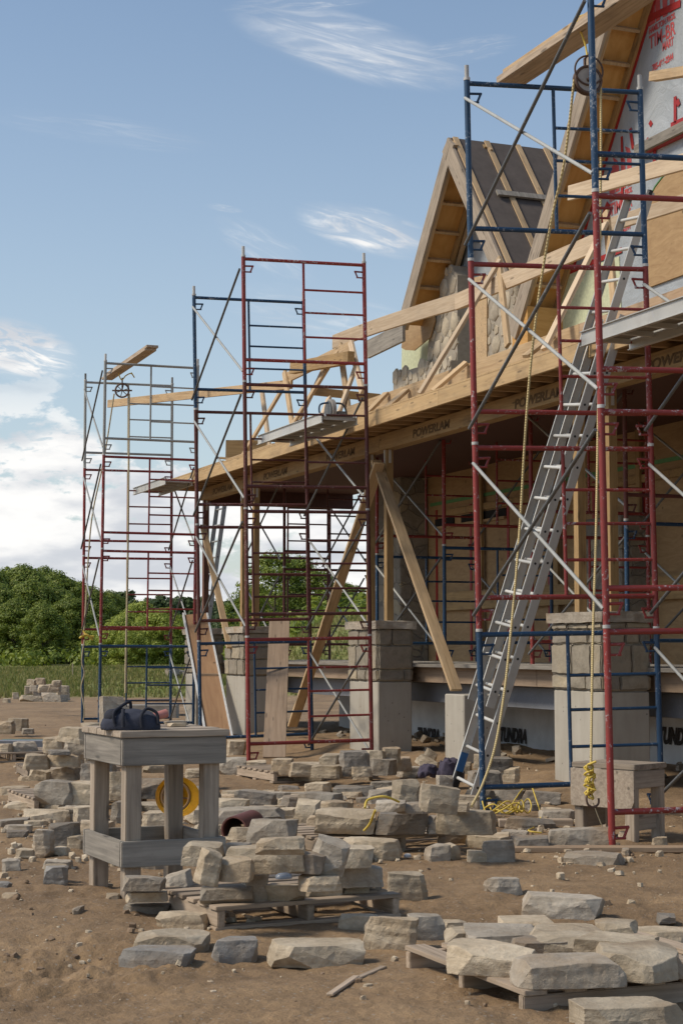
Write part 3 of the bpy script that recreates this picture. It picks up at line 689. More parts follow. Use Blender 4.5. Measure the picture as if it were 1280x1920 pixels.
# ------------------------------------------------------------------ piers with posts
PIERS = [(14.15, 15.13, 'nearest stone pier on a concrete base, behind the saw bench', .5),
         (19.65, 20.60, 'middle stone pier on a concrete base under the V of two braces', .46),
         (24.9, 25.85, 'stone pier on a concrete base with a wide plank leaning in front of it', .46),
         (27.5, 28.1, 'farthest pier, half hidden behind the leaning plywood panel', .46)]
for (y0_, y1_, lb, wx) in PIERS:
    p = empty('stone_pier', (8.25, (y0_+y1_)/2, 0), lb, 'pier', 'piers carrying the porch posts')
    x1_ = 8.25+wx
    box('concrete_base', 8.25, x1_, y0_, y1_, -.2, .96, CONC, p, .012)
    sh_ = box('stone_shaft', 8.25+.012, x1_-.012, y0_+.012, y1_-.012, .961, 1.62, MORTAR, p, .01)
    bm = bmesh.new(); rb = random.Random(int(y0_*10)); zz = .972
    def blk(bm, cx, cy, cz, hx, hy, hz):
        n0 = len(bm.verts); bm.verts.ensure_lookup_table(); b2 = bmesh.new(); bm_box(b2, -hx, hx, -hy, hy, -hz, hz); bevel(b2, .012, 2)
        bmesh.ops.subdivide_edges(b2, edges=[e_ for e_ in b2.edges if e_.calc_length() > .05], cuts=4, use_grid_fill=True)
        mp = {}
        for v in b2.verts:
            c_ = v.co+Vector((cx, cy, cz)); c_ += noise.noise_vector(c_*11)*.012+noise.noise_vector(c_*30)*.004; mp[v] = bm.verts.new(c_)
        for f_ in b2.faces: bm.faces.new([mp[v] for v in f_.verts])
        b2.free()
    while zz < 1.60:
        hz = min(rb.choice((.14, .19, .24, .30)), 1.615-zz)
        if hz < .05: break
        for (ax_, L_, cst) in (('y', y1_-y0_, 8.25), ('x', wx, y0_), ('y', y1_-y0_, x1_), ('x', wx, y1_)):
            s_ = 0.
            while s_ < L_-.02:
                l_ = rb.uniform(.16, .42)
                if L_-s_-l_ < .10: l_ = L_-s_
                lo = (y0_ if ax_ == 'y' else 8.25)+s_; g_ = .008
                hh_ = (hz-.012)/2; cz_ = zz+hz/2-1.29
                if ax_ == 'y': blk(bm, cst-8.25-wx/2+(.0), lo+l_/2-(y0_+y1_)/2, cz_, .020+rb.uniform(0, .008), l_/2-g_, hh_)
                else: blk(bm, lo+l_/2-8.25-wx/2, cst-(y0_+y1_)/2, cz_, l_/2-g_, .020+rb.uniform(0, .008), hh_)
                s_ += l_
        zz += hz
    link('stone_courses', mesh_from(bm, 'stone_courses', ASHLAR, 40), p, Matrix.Translation((wx/2, 0, 1.29)))
    bm = bmesh.new(); bm_box(bm, -wx/2-.05, wx/2+.05, -(y1_-y0_)/2-.05, (y1_-y0_)/2+.05, -.05, .05)
    bmesh.ops.subdivide_edges(bm, edges=list(bm.edges), cuts=12, use_grid_fill=True)
    for v in bm.verts:
        q = v.co*9+Vector((y0_, 5, 0)); v.co += Vector((noise.noise(q), noise.noise(q+Vector((9, 0, 0))), .4*noise.noise(q+Vector((0, 9, 0)))))*.022
    link('cap_stone', mesh_from(bm, 'cap_stone', LIME['grey'], 40), p, Matrix.Translation((wx/2, 0, 1.67)))
    lst = (y0_+.24, y1_-.12) if y1_-y0_ > .7 else (y0_+.3,)
    for i, yy in enumerate(lst):
        wm = W['lam'] if y0_ < 27 else W['stain']
        q = tag(board('porch_post', (8.50, yy, 1.72), (8.50, yy, 3.9), .092, .092, wm, up=(0, 1, 0)),
                f"{['near','far'][i]} square timber post on the {['nearest','middle','plank-side','farthest'][PIERS.index((y0_, y1_, lb, wx))]} stone pier under the porch beam" if y0_ < 27 else 'reddish brown timber post on the farthest pier', 'post', 'posts under the porch beam')
        bm = bmesh.new(); bm_box(bm, -.11, .11, -.018, .018, -.049, -.047)
        link('strap_plate', mesh_from(bm, 'strap_plate', PIN), q, Matrix.Translation((1.03, 0, 0)))
        bm = bmesh.new(); bm_box(bm, -.11, .11, -.049, -.047, -.018, .018)
        link('strap_plate', mesh_from(bm, 'strap_plate', PIN), q, Matrix.Translation((1.03, 0, .02)))
tag(box('concrete_stub', 8.25, 8.71, 17.2, 17.7, -.2, .86, CONC, None, .012), 'low square concrete stub behind the foot of the aluminium ladder', 'pier')

# ------------------------------------------------------------------ scaffold frames
RUNGS = (.566, .865, 1.145); ZT, ZB = 1.488, .263; FW = 1.524
def frame_proto(m):
    e = bpy.data.objects.new('scaffold_frame', None); COL.objects.link(e)
    def tb(name, a_, b_, r_, mm=m, seg=10): return tube(name, [a_, b_], r_, mm, e, seg, True)
    for x_ in (0, FW):
        tb('leg', (x_, 0, .0), (x_, 0, 1.524), .0245, seg=12)
    tb('top_bar', (.0, 0, ZT), (FW, 0, ZT), .021); tb('bottom_bar', (0, 0, ZB), (FW, 0, ZB), .021)
    tb('ladder_post', (.75, 0, ZB), (.75, 0, ZT), .0155)
    for z_ in RUNGS: tb('rung', (.75, 0, z_), (FW, 0, z_), .0135)
    for x_, s_ in ((0, 1), (FW, -1)):
        for z_ in (1.40, .155):
            bm = bmesh.new()
            bm_tube(bm, [(x_, 0, z_), (x_+s_*.125, 0, z_+.004)], .011, 8); bm_tube(bm, [(x_+s_*.12, 0, z_+.01), (x_+s_*.085, 0, z_-.07)], .010, 8)
            bm_tube(bm, [(x_, 0, z_-.07), (x_+s_*.10, 0, z_-.07)], .009, 8)
            link('brace_lock', mesh_from(bm, 'brace_lock', m, 50), e)
        link('coupling_collar', None or mesh_from((lambda b_: (bm_tube(b_, [(x_, 0, 1.512), (x_, 0, 1.536)], .0275, 12), b_)[1])(bmesh.new()), 'coupling_collar', PIN, 50), e)
    return e
protos = {}
TIER = ['bottom', 'second', 'third', 'top']
TOWERS = {   # x, y, z0, lean, rz, colours bottom->top, description
 'A': (6.15, 12.47, -.01, -.0165, -.17, ('blue', 'red', 'red', 'blue'), 'the tower beside the ladder'),
 'B': (6.02, 10.24, -.01, -.0135, -.17, ('red', 'red', 'red', 'blue'), 'the nearest tower, cut by the right edge'),
 'C': (6.42, 19.22, -.01, -.0155, -.075, ('red', 'rust', 'rust', 'red'), 'the tall red tower before the middle pier'),
 'D': (6.50, 21.42, -.05, -.022, -.035, ('blue', 'rust', 'rust', 'blue'), 'the tower just behind the tall red one'),
 'G': (6.46, 26.85, -.065, .006, -.08, ('blue', 'red', 'red', 'galv'), 'the far left tower, pulley plank end'),
 'E': (6.65, 28.85, -.075, -.003, -.08, ('blue', 'red', 'red', 'galv'), 'the leftmost and farthest tower end'),
}
MATS = {'blue': BLUE, 'red': RED, 'rust': RUST, 'galv': GALV}
CNAME = {'blue': 'blue', 'red': 'red', 'rust': 'rusty dark red', 'galv': 'bare galvanised'}
def place_frame(col, loc, lean, rz, label, group, top=False):
    if col not in protos: protos[col] = o = frame_proto(MATS[col])
    else: o = copytree(protos[col])
    o.location = loc; o.rotation_euler = Euler((0, lean, rz), 'XYZ')
    tag(o, label, 'scaffold', group)
    if top:
        for x_ in (0, FW):
            tube('coupling_pin', [(x_, 0, 1.52), (x_, 0, 1.64)], .019, PIN, o, 10, True)
    return o
def tpt(k, z, x=0.):
    X_, Y_, z0, lean, rz = TOWERS[k][:5]
    off = Euler((0, lean, rz), 'XYZ').to_matrix() @ Vector((x, 0, z)); return Vector((X_, Y_, z0))+off
for k, (X_, Y_, z0, lean, rz, cols, ds) in TOWERS.items():
    for i, c_ in enumerate(cols):
        loc = tpt(k, 1.524*i)
        place_frame(c_, loc, lean, rz, f'{CNAME[c_]} scaffold frame, {TIER[i]} tier of {ds}', 'scaffold frames in the towers', i == 3)
# frames inside the porch
for j, (x_, y_, cc, ds) in enumerate(((9.35, 22.3, ('blue', 'red'), 'behind the right-hand brace'), (9.35, 20.05, ('blue', 'red'), 'left of the ladder'),
                         (9.3, 15.45, ('blue', 'rust'), 'behind the nearest pier'), (9.4, 26.35, ('rust', 'rust'), 'between the middle piers'),
                         (9.4, 28.3, ('rust', 'rust'), 'at the far open end'), (9.35, 17.65, ('red', 'red'), 'behind the ladder rungs'))):
    for i, c_ in enumerate(cc):
        if i == 0 and False: continue
        place_frame(c_, (x_, y_, 1.19+1.524*i - (.0 if i == 0 else .0)), 0, -.05, f'{CNAME[c_]} frame on the porch deck {ds}, {["lower","upper"][i]} tier', 'scaffold frames on the porch deck')
# cross braces
def brace(pairs, m, label, group='cross braces between scaffold frames'):
    c = (pairs[0][0]+pairs[0][1])/2
    e = empty('cross_brace', c, label, 'brace', group)
    for i, (a_, b_) in enumerate(pairs):
        bm = bmesh.new(); d = (b_-a_).normalized(); o_ = Vector((-.02-.028*i, 0, 0))
        bm_tube(bm, [a_+o_-c, b_+o_-c], .0145, 8)
        link('brace_tube', mesh_from(bm, 'brace_tube', m if i == 0 else (DKST if m is GALV else GALV), 50), e)
    return e
def tower_braces(k1, k2, xs, tiers, ds):
    for i in tiers:
        for x_ in xs:
            z1, z0 = 1.524*i+1.36, 1.524*i+.12
            sd = 'outer' if x_ == 0 else 'inner'
            brace([(tpt(k1, z1, x_), tpt(k2, z0, x_)), (tpt(k2, z1, x_), tpt(k1, z0, x_))], GALV,
                  f'crossed steel braces on the {sd} side of {ds}, {TIER[i]} tier')
tower_braces('A', 'B', (0,), (1, 2, 3), 'the nearest tower')
tower_braces('A', 'B', (FW,), (0, 1, 2), 'the nearest tower')
tower_braces('D', 'C', (0,), (1, 2, 3), 'the tall red tower')
tower_braces('D', 'C', (FW,), (0, 1, 2), 'the tall red tower')
tower_braces('E', 'G', (0,), (1, 2, 3), 'the far left tower')
tower_braces('E', 'G', (FW,), (0, 1, 2), 'the far left tower')
for (ya, yb_, ds) in ((22.3, 20.05, 'left of the ladder'), (28.3, 26.35, 'at the far open end'), (17.65, 15.45, 'behind the nearest pier')):
    for x_ in (9.35, 10.86):
        for i in (0, 1):
            z1, z0 = 1.19+1.524*i+1.36, 1.19+1.524*i+.12
            brace([(Vector((x_, ya, z1)), Vector((x_, yb_, z0))), (Vector((x_, yb_, z1)), Vector((x_, ya, z0)))], GALV,
                  f'crossed steel braces under the porch {ds}, {"outer" if x_ < 10 else "inner"} side, {["lower","upper"][i]} tier')

# ------------------------------------------------------------------ aluminium walkboards
def walkboard(x0, x1, y0, y1, z, lb):
    e = empty('walkboard', ((x0+x1)/2, (y0+y1)/2, z), lb, 'walkboard', 'aluminium walkboards')
    box('plywood_deck', x0+.03, x1-.03, y0+.03, y1-.03, z-.012, z+.0, W['grey'], e)
    for xx in (x0, x1-.025):
        bm = bmesh.new(); c = Vector((xx+.0125, (y0+y1)/2, z-.04)); h_ = (y1-y0)/2
        bm_box(bm, -.004, .004, -h_, h_, -.055, .055); bm_box(bm, -.022, .022, -h_, h_, .0555, .062); bm_box(bm, -.02, .02, -h_, h_, -.062, -.0555)
        link('side_rail', mesh_from(bm, 'side_rail', ALU), e, Matrix.Translation(c-e.location))
    n_ = int((y1-y0)/.35)
    for i in range(n_+1):
        yy = y0+.03+(y1-y0-.06)*i/n_
        box('cross_member', x0+.03, x1-.03, yy-.018, yy+.018, z-.055, z-.014, ALU, e, 0)
    for yy in (y0-.02, y1+.02):
        for xx in (x0+.04, x1-.04):
            tube('hook', [(xx, yy+(.05 if yy < y0 else -.05), z-.01), (xx, yy, z+.0), (xx, yy+(-.03 if yy < y0 else .03), z-.03)], .012, PIN, e, 8)
    return e
zA = 3.048+.865+.01
walkboard(6.98, 7.46, 9.7, 12.28, zA+.04, 'aluminium walkboard high at the right edge between the two nearest tower ends')
walkboard(7.30, 7.78, 19.15, 21.55, 4.20, 'aluminium walkboard with the cut-off saw on it, on the tall red tower')
walkboard(7.52, 8.0, 26.9, 28.95, 4.16, 'aluminium walkboard on the far left tower, dark against the clouds')
# ------------------------------------------------------------------ loose timbers, braces and planks
def timber(name, pa, pb, wd, th, m, label, cat='board', group=None, up=(0, 0, 1), warp=0.):
    return tag(board(name, pa, pb, wd, th, m, None, up, warp=warp), label, cat, group)
timber('brace_board', gx(705, 864, 8.38), Vector((8.36, 17.62, .90)), .14, .04, W['new'], 'long pale timber brace slanting down right from the middle pier posts to the concrete stub', 'brace', None, (1, 0, .0))
timber('brace_board', gx(711, 868, 8.33), gx(548, 1362, 8.3), .14, .04, W['new'], 'long timber brace slanting down left from the middle pier posts to the ground', 'brace', None, (1, 0, .0))
timber('brace_board', gx(380, 985, 8.3), gx(431, 1215, 8.2), .10, .04, W['new'], 'thin slanting brace in front of the farthest porch post', 'brace', None, (1, 0, .0))
timber('leaning_plank', gz(514, 1422, .02), gx(524, 1166, 7.85), .28, .04, W['dusk'], 'wide brown plank leaning upright in front of the second stone pier', 'plank', None, (1, -.38, 0))
timber('guard_plank', gx(625, 641, 8.95), gx(890, 556, 8.95), .20, .04, W['pale'], 'long pale guard plank rising across the small gable wall', 'plank', None, (0, 0, 1), .03)
timber('guard_plank', gx(855, 566, 8.90), gx(1117, 455, 8.90), .20, .04, W['pale'], 'pale guard plank in front of the big gable eave', 'plank')
timber('guard_plank', gx(1067, 362, 8.3), gx(1300, 298, 8.3), .15, .04, W['pale'], 'pale plank wired to the inner blue leg, ending in midair at its left', 'plank')
timber('guard_plank', gx(1135, 424, 9.3), gx(1300, 372, 9.3), .15, .04, W['pale'], 'pale plank behind the top of the aluminium ladder', 'plank')
timber('prop_board', gx(1020, 655, 8.1), gx(1135, 418, 9.0), .09, .04, W['pale'], 'pale slanting prop from the fascia up to the guard plank, left of the ladder', 'prop', None, (0, 1, .2))
timber('prop_board', gx(1136, 396, 9.1), gx(1154, 600, 8.7), .09, .04, W['new'], 'near upright prop beside the top of the ladder', 'prop', None, (0, 1, 0))
timber('prop_board', gx(787, 738, 8.12), gx(938, 486, 8.95), .09, .04, W['pale'], 'pale slanting prop from the fascia to the top of the short upright', 'prop', None, (0, 1, .2))
timber('prop_board', gx(934, 484, 8.97), gx(952, 648, 8.62), .09, .04, W['new'], 'near upright prop under the peak of the long slanting one', 'prop', None, (0, 1, 0))
for i, (a_, b_, c_, d_) in enumerate(((684, 778, 724, 737), (723, 766, 762, 731), (811, 733, 874, 679), (985, 668, 1035, 630))):
    timber('short_brace', gx(a_, b_, 8.05), gx(c_, d_, 8.42), .09, .04, W['new'], f'short slanting brace between fascia and ledger board, {ORD[i]} from the left', 'brace', 'short braces along the ledger board', (0, 1, .3))
# frame of leaning members at the left end of the roof
mem = [((657, 640), (679, 735), 8.7, 8.5, 'top right upright of the leaning timber frame'), ((637, 646), (653, 768), 8.75, 8.5, 'middle upright of the leaning timber frame'),
       ((636, 772), (668, 684), 8.4, 8.7, 'short diagonal of the leaning timber frame, beside the saw'), ((546, 800), (641, 646), 8.3, 8.75, 'longest diagonal of the leaning timber frame'),
       ((556, 797), (620, 664), 8.45, 8.8, 'second diagonal of the leaning timber frame'), ((533, 696), (548, 798), 8.7, 8.5, 'left upright of the leaning timber frame'),
       ((491, 733), (506, 848), 8.8, 8.6, 'detached leftmost upright behind the blue scaffold leg'), ((449, 864), (530, 728), 8.3, 8.7, 'lowest diagonal, running down to the fascia'),
       ((600, 790), (617, 745), 8.4, 8.6, 'stub diagonal under the cut-off saw')]
for i, (a_, b_, xa, xb, lb) in enumerate(mem):
    timber('frame_member', gx(*a_, xa), gx(*b_, xb), .10, .04, W['new'] if i % 2 else W['pale'], lb, 'board', None, (0, 1, .1))
timber('frame_beam', gx(536, 709, 8.72), gx(660, 648, 8.72), .16, .04, W['new'], 'sloping top beam of the leaning timber frame', 'beam')
timber('frame_beam', gx(549, 690, 8.5), gx(658, 670, 8.5), .17, .10, W['lam'], 'thick offcut beam fixed across the leaning timber frame', 'beam')
timber('long_plank', gx(203, 757, 7.45), gx(547, 720, 8.72), .14, .04, W['new'], 'long plank from the far left tower across to the leaning timber frame', 'plank')
timber('long_plank', gx(582, 733, 8.9), gx(712, 746, 9.9), .12, .04, W['lam'], 'plank running back behind the cut-off saw', 'plank')
timber('ply_offcut', gx(423, 842, 8.5), gx(500, 842, 9.1), .30, .02, W['lam'], 'square brown plywood offcut standing on the low end of the roof', 'sheet')
timber('ply_offcut', gx(408, 858, 8.2), gx(450, 862, 8.5), .25, .02, W['lam'], 'thin plywood offcut lying beyond the standing one', 'sheet', None, (1, 0, 0))
# pulley planks
pa, pb = tpt('E', 6.14, .45), tpt('G', 6.14, .55); d = (pb-pa).normalized()
timber('pulley_plank', pa-d*.35+Vector((0, 0, .05)), pb+d*.75+Vector((0, 0, .05)), .04, .19, W['pallet'], 'lower plank of the doubled pair on the far left tower', 'plank', 'doubled pulley planks on the far left tower')
timber('pulley_plank', pa-d*.30+Vector((.02, 0, .093)), pb+d*.80+Vector((.02, 0, .093)), .04, .19, W['pallet'], 'upper plank of the doubled pair on the far left tower', 'plank', 'doubled pulley planks on the far left tower')
qa, qb = tpt('A', 6.13, .50), tpt('B', 6.13, .62); dq = (qb-qa).normalized()
timber('pulley_plank', qa-dq*.28+Vector((0, 0, .055)), qb+dq*.5+Vector((0, 0, .055)), .06, .24, W['pallet'], 'thick lower pulley plank across the top of the nearest tower', 'plank', 'doubled pulley planks on the nearest tower')
timber('pulley_plank', qa-dq*.22+Vector((.03, 0, .112)), qb+dq*.5+Vector((.03, 0, .112)), .045, .24, W['new'], 'upper pulley plank across the top of the nearest tower', 'plank', 'doubled pulley planks on the nearest tower')
timber('stub_board', gx(1224, 143, 9.6), gx(1330, 126, 9.4), .10, .10, W['new'], 'short board end sticking in from the right below the red print', 'board')
def rope(name, pts, r, m, label, n=8, seg=8):
    P = smoothcurve(pts, n); c = Vector(P[len(P)//2])
    bm = bmesh.new(); bm_tube(bm, [p-c for p in P], r, seg)
    return tag(link(name, mesh_from(bm, name, m, 70), None, Matrix.Translation(c)), label, 'rope')
# near pulley (drum wheel hanging in a hook)
pc = gy(1101, 150, 11.3)
e = empty('pulley', pc, 'big rusty rimmed pulley wheel with pale face hanging under the plank on the nearest tower', 'pulley')
ax = Vector((math.cos(YAW-.25), -math.sin(YAW-.25), 0)); nx = Vector((-ax.y, ax.x, 0))
def disc_pts(c, r_, n_=32): return [c+ax*math.cos(2*math.pi*k/n_)*r_+Vector((0, 0, 1))*math.sin(2*math.pi*k/n_)*r_ for k in range(n_+1)]
z0_ = Vector()
for s_ in (-.02, .02): tube('rim', disc_pts(nx*s_, .104), .012, IRON, e, 8, True)
bm = bmesh.new(); bm_tube(bm, [nx*-.022, nx*.022], .096, 32)
link('wheel_face', mesh_from(bm, 'wheel_face', plain('dusty_pulley_face', (.40, .37, .33), .6, .3, 14), 40), e)
tube('yoke', [nx*-.05+Vector((0, 0, -.01)), nx*-.05+Vector((0, 0, .19)), nx*.05+Vector((0, 0, .19)), nx*.05+Vector((0, 0, -.01))], .012, IRON, e, 8, True)
tube('axle', [nx*-.06, nx*.06], .018, IRON, e, 10, True)
tube('guard_ring', [p+nx*-.03+Vector((0, 0, .07)) for p in disc_pts(Vector(), .115)], .008, IRON, e, 6, True)
rope('hanging_rope', [pc+Vector((0, 0, .19)), pc+Vector((-.0, .03, .30)), pc+Vector((-.05, .05, .50)), pc+Vector((.07, .0, .52)), pc+Vector((.01, -.02, .28))], .008, YROPE, 'thin yellow rope tying the big pulley to the plank above')
L0 = pc-ax*.11; R0 = pc+ax*.11
rope('pull_rope', [L0, gy(1058, 300, 11.5), gy(1036, 400, 11.7), gy(1012, 540, 11.9), gy(995, 680, 12.0), gy(984, 820, 12.05), gy(976, 960, 12.1), gy(967, 1080, 12.0), gy(956, 1200, 11.9), gy(945, 1300, 11.8), gy(928, 1400, 11.7), gy(905, 1470, 11.6), gz(884, 1512, .24)],
     .0105, ROPE, 'long yellow rope slanting down left from the big pulley to the stones')
rope('pull_rope', [R0, gy(1126, 300, 11.2), gy(1124, 500, 11.2), gy(1121, 760, 11.2), gy(1117, 1000, 11.0), gy(1111, 1200, 10.75), gy(1108, 1400, 10.5), gy(1107, 1445, 10.45)],
     .0095, ROPE, 'straight yellow rope hanging from the big pulley down to the hook')
# knot and hook
kc = gy(1106, 1462, 10.45); pts = []
for i in range(40):
    t_ = i/39; pts.append(kc+Vector((.035*math.sin(i*2.1), .03*math.cos(i*2.9), .10-t_*.22+.03*math.sin(i*1.7))))
kn = rope('rope_knot', pts, .008, YROPE, 'bunched yellow rope knot above the dark hook, by the saw bench', 4, 6)
hk = [kc+Vector((0, 0, -.10)), kc+Vector((-.03, 0, -.12)), kc+Vector((-.02, 0, -.17)), kc+Vector((.02, 0, -.19)), kc+Vector((.055, -.01, -.17)), kc+Vector((.06, -.01, -.13))]
tag(rope('hook', hk, .008, IRON, 'dark steel hook under the yellow knot'), None, 'hook')
rope('twine', [kc+Vector((.02, 0, -.16)), kc+Vector((.08, 0, -.3)), kc+Vector((.16, -.02, -.48))], .004, TWINE, 'thin slack cord running down from the hook to the red leg')
# far pulley
fc = gy(229, 732, 28.3)
e = empty('pulley', fc, 'small black spoked pulley wheel under the planks on the far left tower', 'pulley')
ax = Vector((math.cos(YAW), -math.sin(YAW), 0)); nx = Vector((-ax.y, ax.x, 0))
tube('rim', disc_pts(Vector(), .115), .016, IRON, e, 8, True)
for k in range(6):
    a_ = k*math.pi/3+.3; tube('spoke', [Vector(), ax*math.cos(a_)*.11+Vector((0, 0, 1))*math.sin(a_)*.11], .007, IRON, e, 6, True)
tube('axle_bar', [-ax*.17, ax*.17], .014, IRON, e, 8, True); tube('hanger', [Vector((0, 0, 0)), Vector((0, 0, .22))], .013, IRON, e, 8, True)
rope('tie_rope', [gy(222, 700, 28.2), gy(228, 712, 28.2), gy(236, 704, 28.2), gy(246, 700, 28.2), gy(252, 708, 28.2), gy(246, 698, 28.2)], .01, YROPE, 'yellow tie looped round the pulley planks of the far tower')
rope('pull_rope', [gy(242, 738, 28.3), gy(241, 900, 28.2), gy(239, 1080, 28.2), gy(236, 1230, 28.2), gy(235, 1300, 28.2)], .018, TWINE, 'tan rope hanging straight down from the small far pulley')
rope('pull_rope', [gy(214, 738, 28.3), gy(195, 860, 28.5), gy(174, 960, 28.7), gy(166, 1040, 28.8), gy(161, 1130, 28.8), gy(157, 1190, 28.8)], .013, TWINE, 'thin rope slanting from the small far pulley to the leftmost leg')
rope('tie_rope', [gy(153, 1180, 28.8), gy(160, 1190, 28.75), gy(150, 1196, 28.8), gy(162, 1190, 28.7), gy(174, 1200, 28.7), gy(168, 1194, 28.7), gy(176, 1194, 28.7)], .018, YROPE, 'yellow knot with frayed end on the leftmost scaffold leg')
rope('twine', [gy(158, 1200, 28.75), gy(153, 1240, 28.75), gy(158, 1262, 28.75), gy(152, 1290, 28.8), gy(158, 1330, 28.75), gy(156, 1352, 28.8)], .010, TWINE, 'white cord wound down the leftmost blue leg')
# coil of yellow rope on the ground
cc_ = gz(950, 1528, .04); pts = []
for i in range(48):
    a_ = i*.55; r_ = .12+.05*math.sin(i*.37); pts.append(cc_+Vector((math.cos(a_)*r_*1.2, math.sin(a_)*r_, .02+.10*abs(math.sin(i*.21))*(i % 3)/2)))
pts += [gz(990, 1470, .22), gz(1005, 1500, .12), gz(1013, 1530, .05), gz(1008, 1548, .02), gz(990, 1558, .03), gz(1015, 1562, .02)]
rope('rope_coil', pts, .006, YROPE, 'loose coil of thin yellow rope on the dirt by the blue frame', 4, 6)
rope('rope_length', [gz(684, 1515, .34), gz(690, 1500, .38), gz(720, 1494, .40), gz(748, 1504, .36)], .008, YROPE, 'short piece of yellow rope draped over the middle stone pile')
rope('rope_length', [gz(703, 1520, .30), gz(693, 1545, .2), gz(682, 1558, .15)], .008, YROPE, 'end of yellow rope hanging down between the stones of the middle pile')

# ------------------------------------------------------------------ extension ladder
def ladder(foot, top, wid, m, lb, over=.62, start=.2, name='extension_ladder'):
    foot, top = Vector(foot), Vector(top); e = empty(name, foot, lb, 'ladder')
    x = (top-foot); ln = x.length; x.normalize(); y = Vector((0, 1, 0)); y = (y-x*y.dot(x)).normalized(); z = x.cross(y)   # z: face normal
    def sect(s0, s1, off, w_):
        a_ = x*s0+z*off; b_ = x*s1+z*off
        for s_ in (-1, 1):
            bm = bmesh.new(); h = (s1-s0)/2
            bm_box(bm, -h, h, -.0025, .0025, -.036, .036); bm_box(bm, -h, h, -.016 if s_ > 0 else .0, 0 if s_ > 0 else .016, .0365, .041); bm_box(bm, -h, h, -.016 if s_ > 0 else 0, 0 if s_ > 0 else .016, -.041, -.0365)
            mw = Matrix((x, y, z)).transposed().to_4x4(); mw.translation = (a_+b_)/2+y*s_*w_
            rl = link('rail', mesh_from(bm, 'rail', m), e, mw)
            k = s0+.15
            if s_ < 0:
                bm = bmesh.new()
                while k < s1:
                    bm_tube(bm, [Vector((k-(s0+s1)/2, -.004, 0)), Vector((k-(s0+s1)/2, -.0015, 0))], .012, 10); k += .3048
                link('rung_end', mesh_from(bm, 'rung_end', BLACK), rl)
        k = s0+.15
        while k < s1:
            tube('rung', [a_+x*(k-s0)-y*w_, a_+x*(k-s0)+y*w_], .0165, m, e, 10, True); k += .3048
        return a_, b_
    sect(0, ln*over, .0, .24)
    if start is not None:
        a_, b_ = sect(ln*start, ln, .105, .215)
        for s_ in (-1, 1):
            q = b_+y*s_*.195; tube('end_cap', [q-x*.03, q+x*.015], .03, BLACK, e, 8, True)
    for s_ in (-1, 1):
        mw = Matrix((x, y, z)).transposed().to_4x4(); mw.translation = x*.09+y*s_*.222
        bm = bmesh.new(); bm_box(bm, -.12, .12, -.012, .012, -.04, .04); bevel(bm, .01)
        link('foot', mesh_from(bm, 'foot', BLACK), e, mw)
        bm = bmesh.new(); bm_box(bm, -.09, .09, -.0035, .0035, -.035, .035)
        mw = mw.copy(); mw.translation = x*.30+y*s_*.222; link('boot', mesh_from(bm, 'boot', BLUEP), e, mw)
        if s_ < 0:
            for (q, l_, mm) in ((1.02, .20, BLUEP), (.80, .05, STK), (1.35, .10, STK), (1.72, .12, STK), (2.0, .1, STK)):
                bm = bmesh.new(); bm_box(bm, -l_/2, l_/2, -.0008, .0008, -.028, .028)
                mw2 = Matrix((x, y, z)).transposed().to_4x4(); mw2.translation = x*q-y*(.2185)+z*.0
                link('label_sticker', mesh_from(bm, 'label_sticker', mm), e, mw2)
    return e
LF = gz(866, 1497, .0); LT = gy(1216, 372, LF.y-.80)
ladder(LF, LT, .4, ALU, 'tall aluminium extension ladder leaning to the right against the porch roof', .80, .15)
l2 = ladder((9.0, 30.2, .2), (9.6, 30.2, 4.6), .4, GALV, 'distant ladder seen through the open far end of the porch', 1.0, None, 'straight_ladder')

# ------------------------------------------------------------------ cut-off saw on the walkboard
sp = gy(619, 770, 20.0); sp.z = 4.2
e = empty('cut_off_saw', sp, 'cut-off saw with upright disc guard on the walkboard of the tall tower', 'saw')
bm = bmesh.new(); bm_tube(bm, [(-.02, 0, .18), (.03, 0, .18)], .15, 24); link('blade_guard', mesh_from(bm, 'blade_guard', plain('pale_guard', (.30, .28, .25), .6), 40), e)
tube('blade', [(-.035, 0, .18), (-.03, 0, .18)], .125, DKST, e, 24, True)
bm = bmesh.new(); bm_box(bm, .04, .20, -.12, .12, .02, .17); bevel(bm, .03, 2); link('motor_housing', mesh_from(bm, 'motor_housing', plain('saw_body', (.16, .15, .14), .5), 40), e)
tube('front_handle', smoothcurve([(.04, -.02, .03), (-.13, -.02, .10), (-.15, -.02, .24), (-.04, -.02, .28)]), .012, BLUE, e, 8, True)
tube('rear_handle', smoothcurve([(.05, 0, .28), (.17, 0, .27), (.22, 0, .16), (.20, 0, .04)]), .013, DKST, e, 8, True)

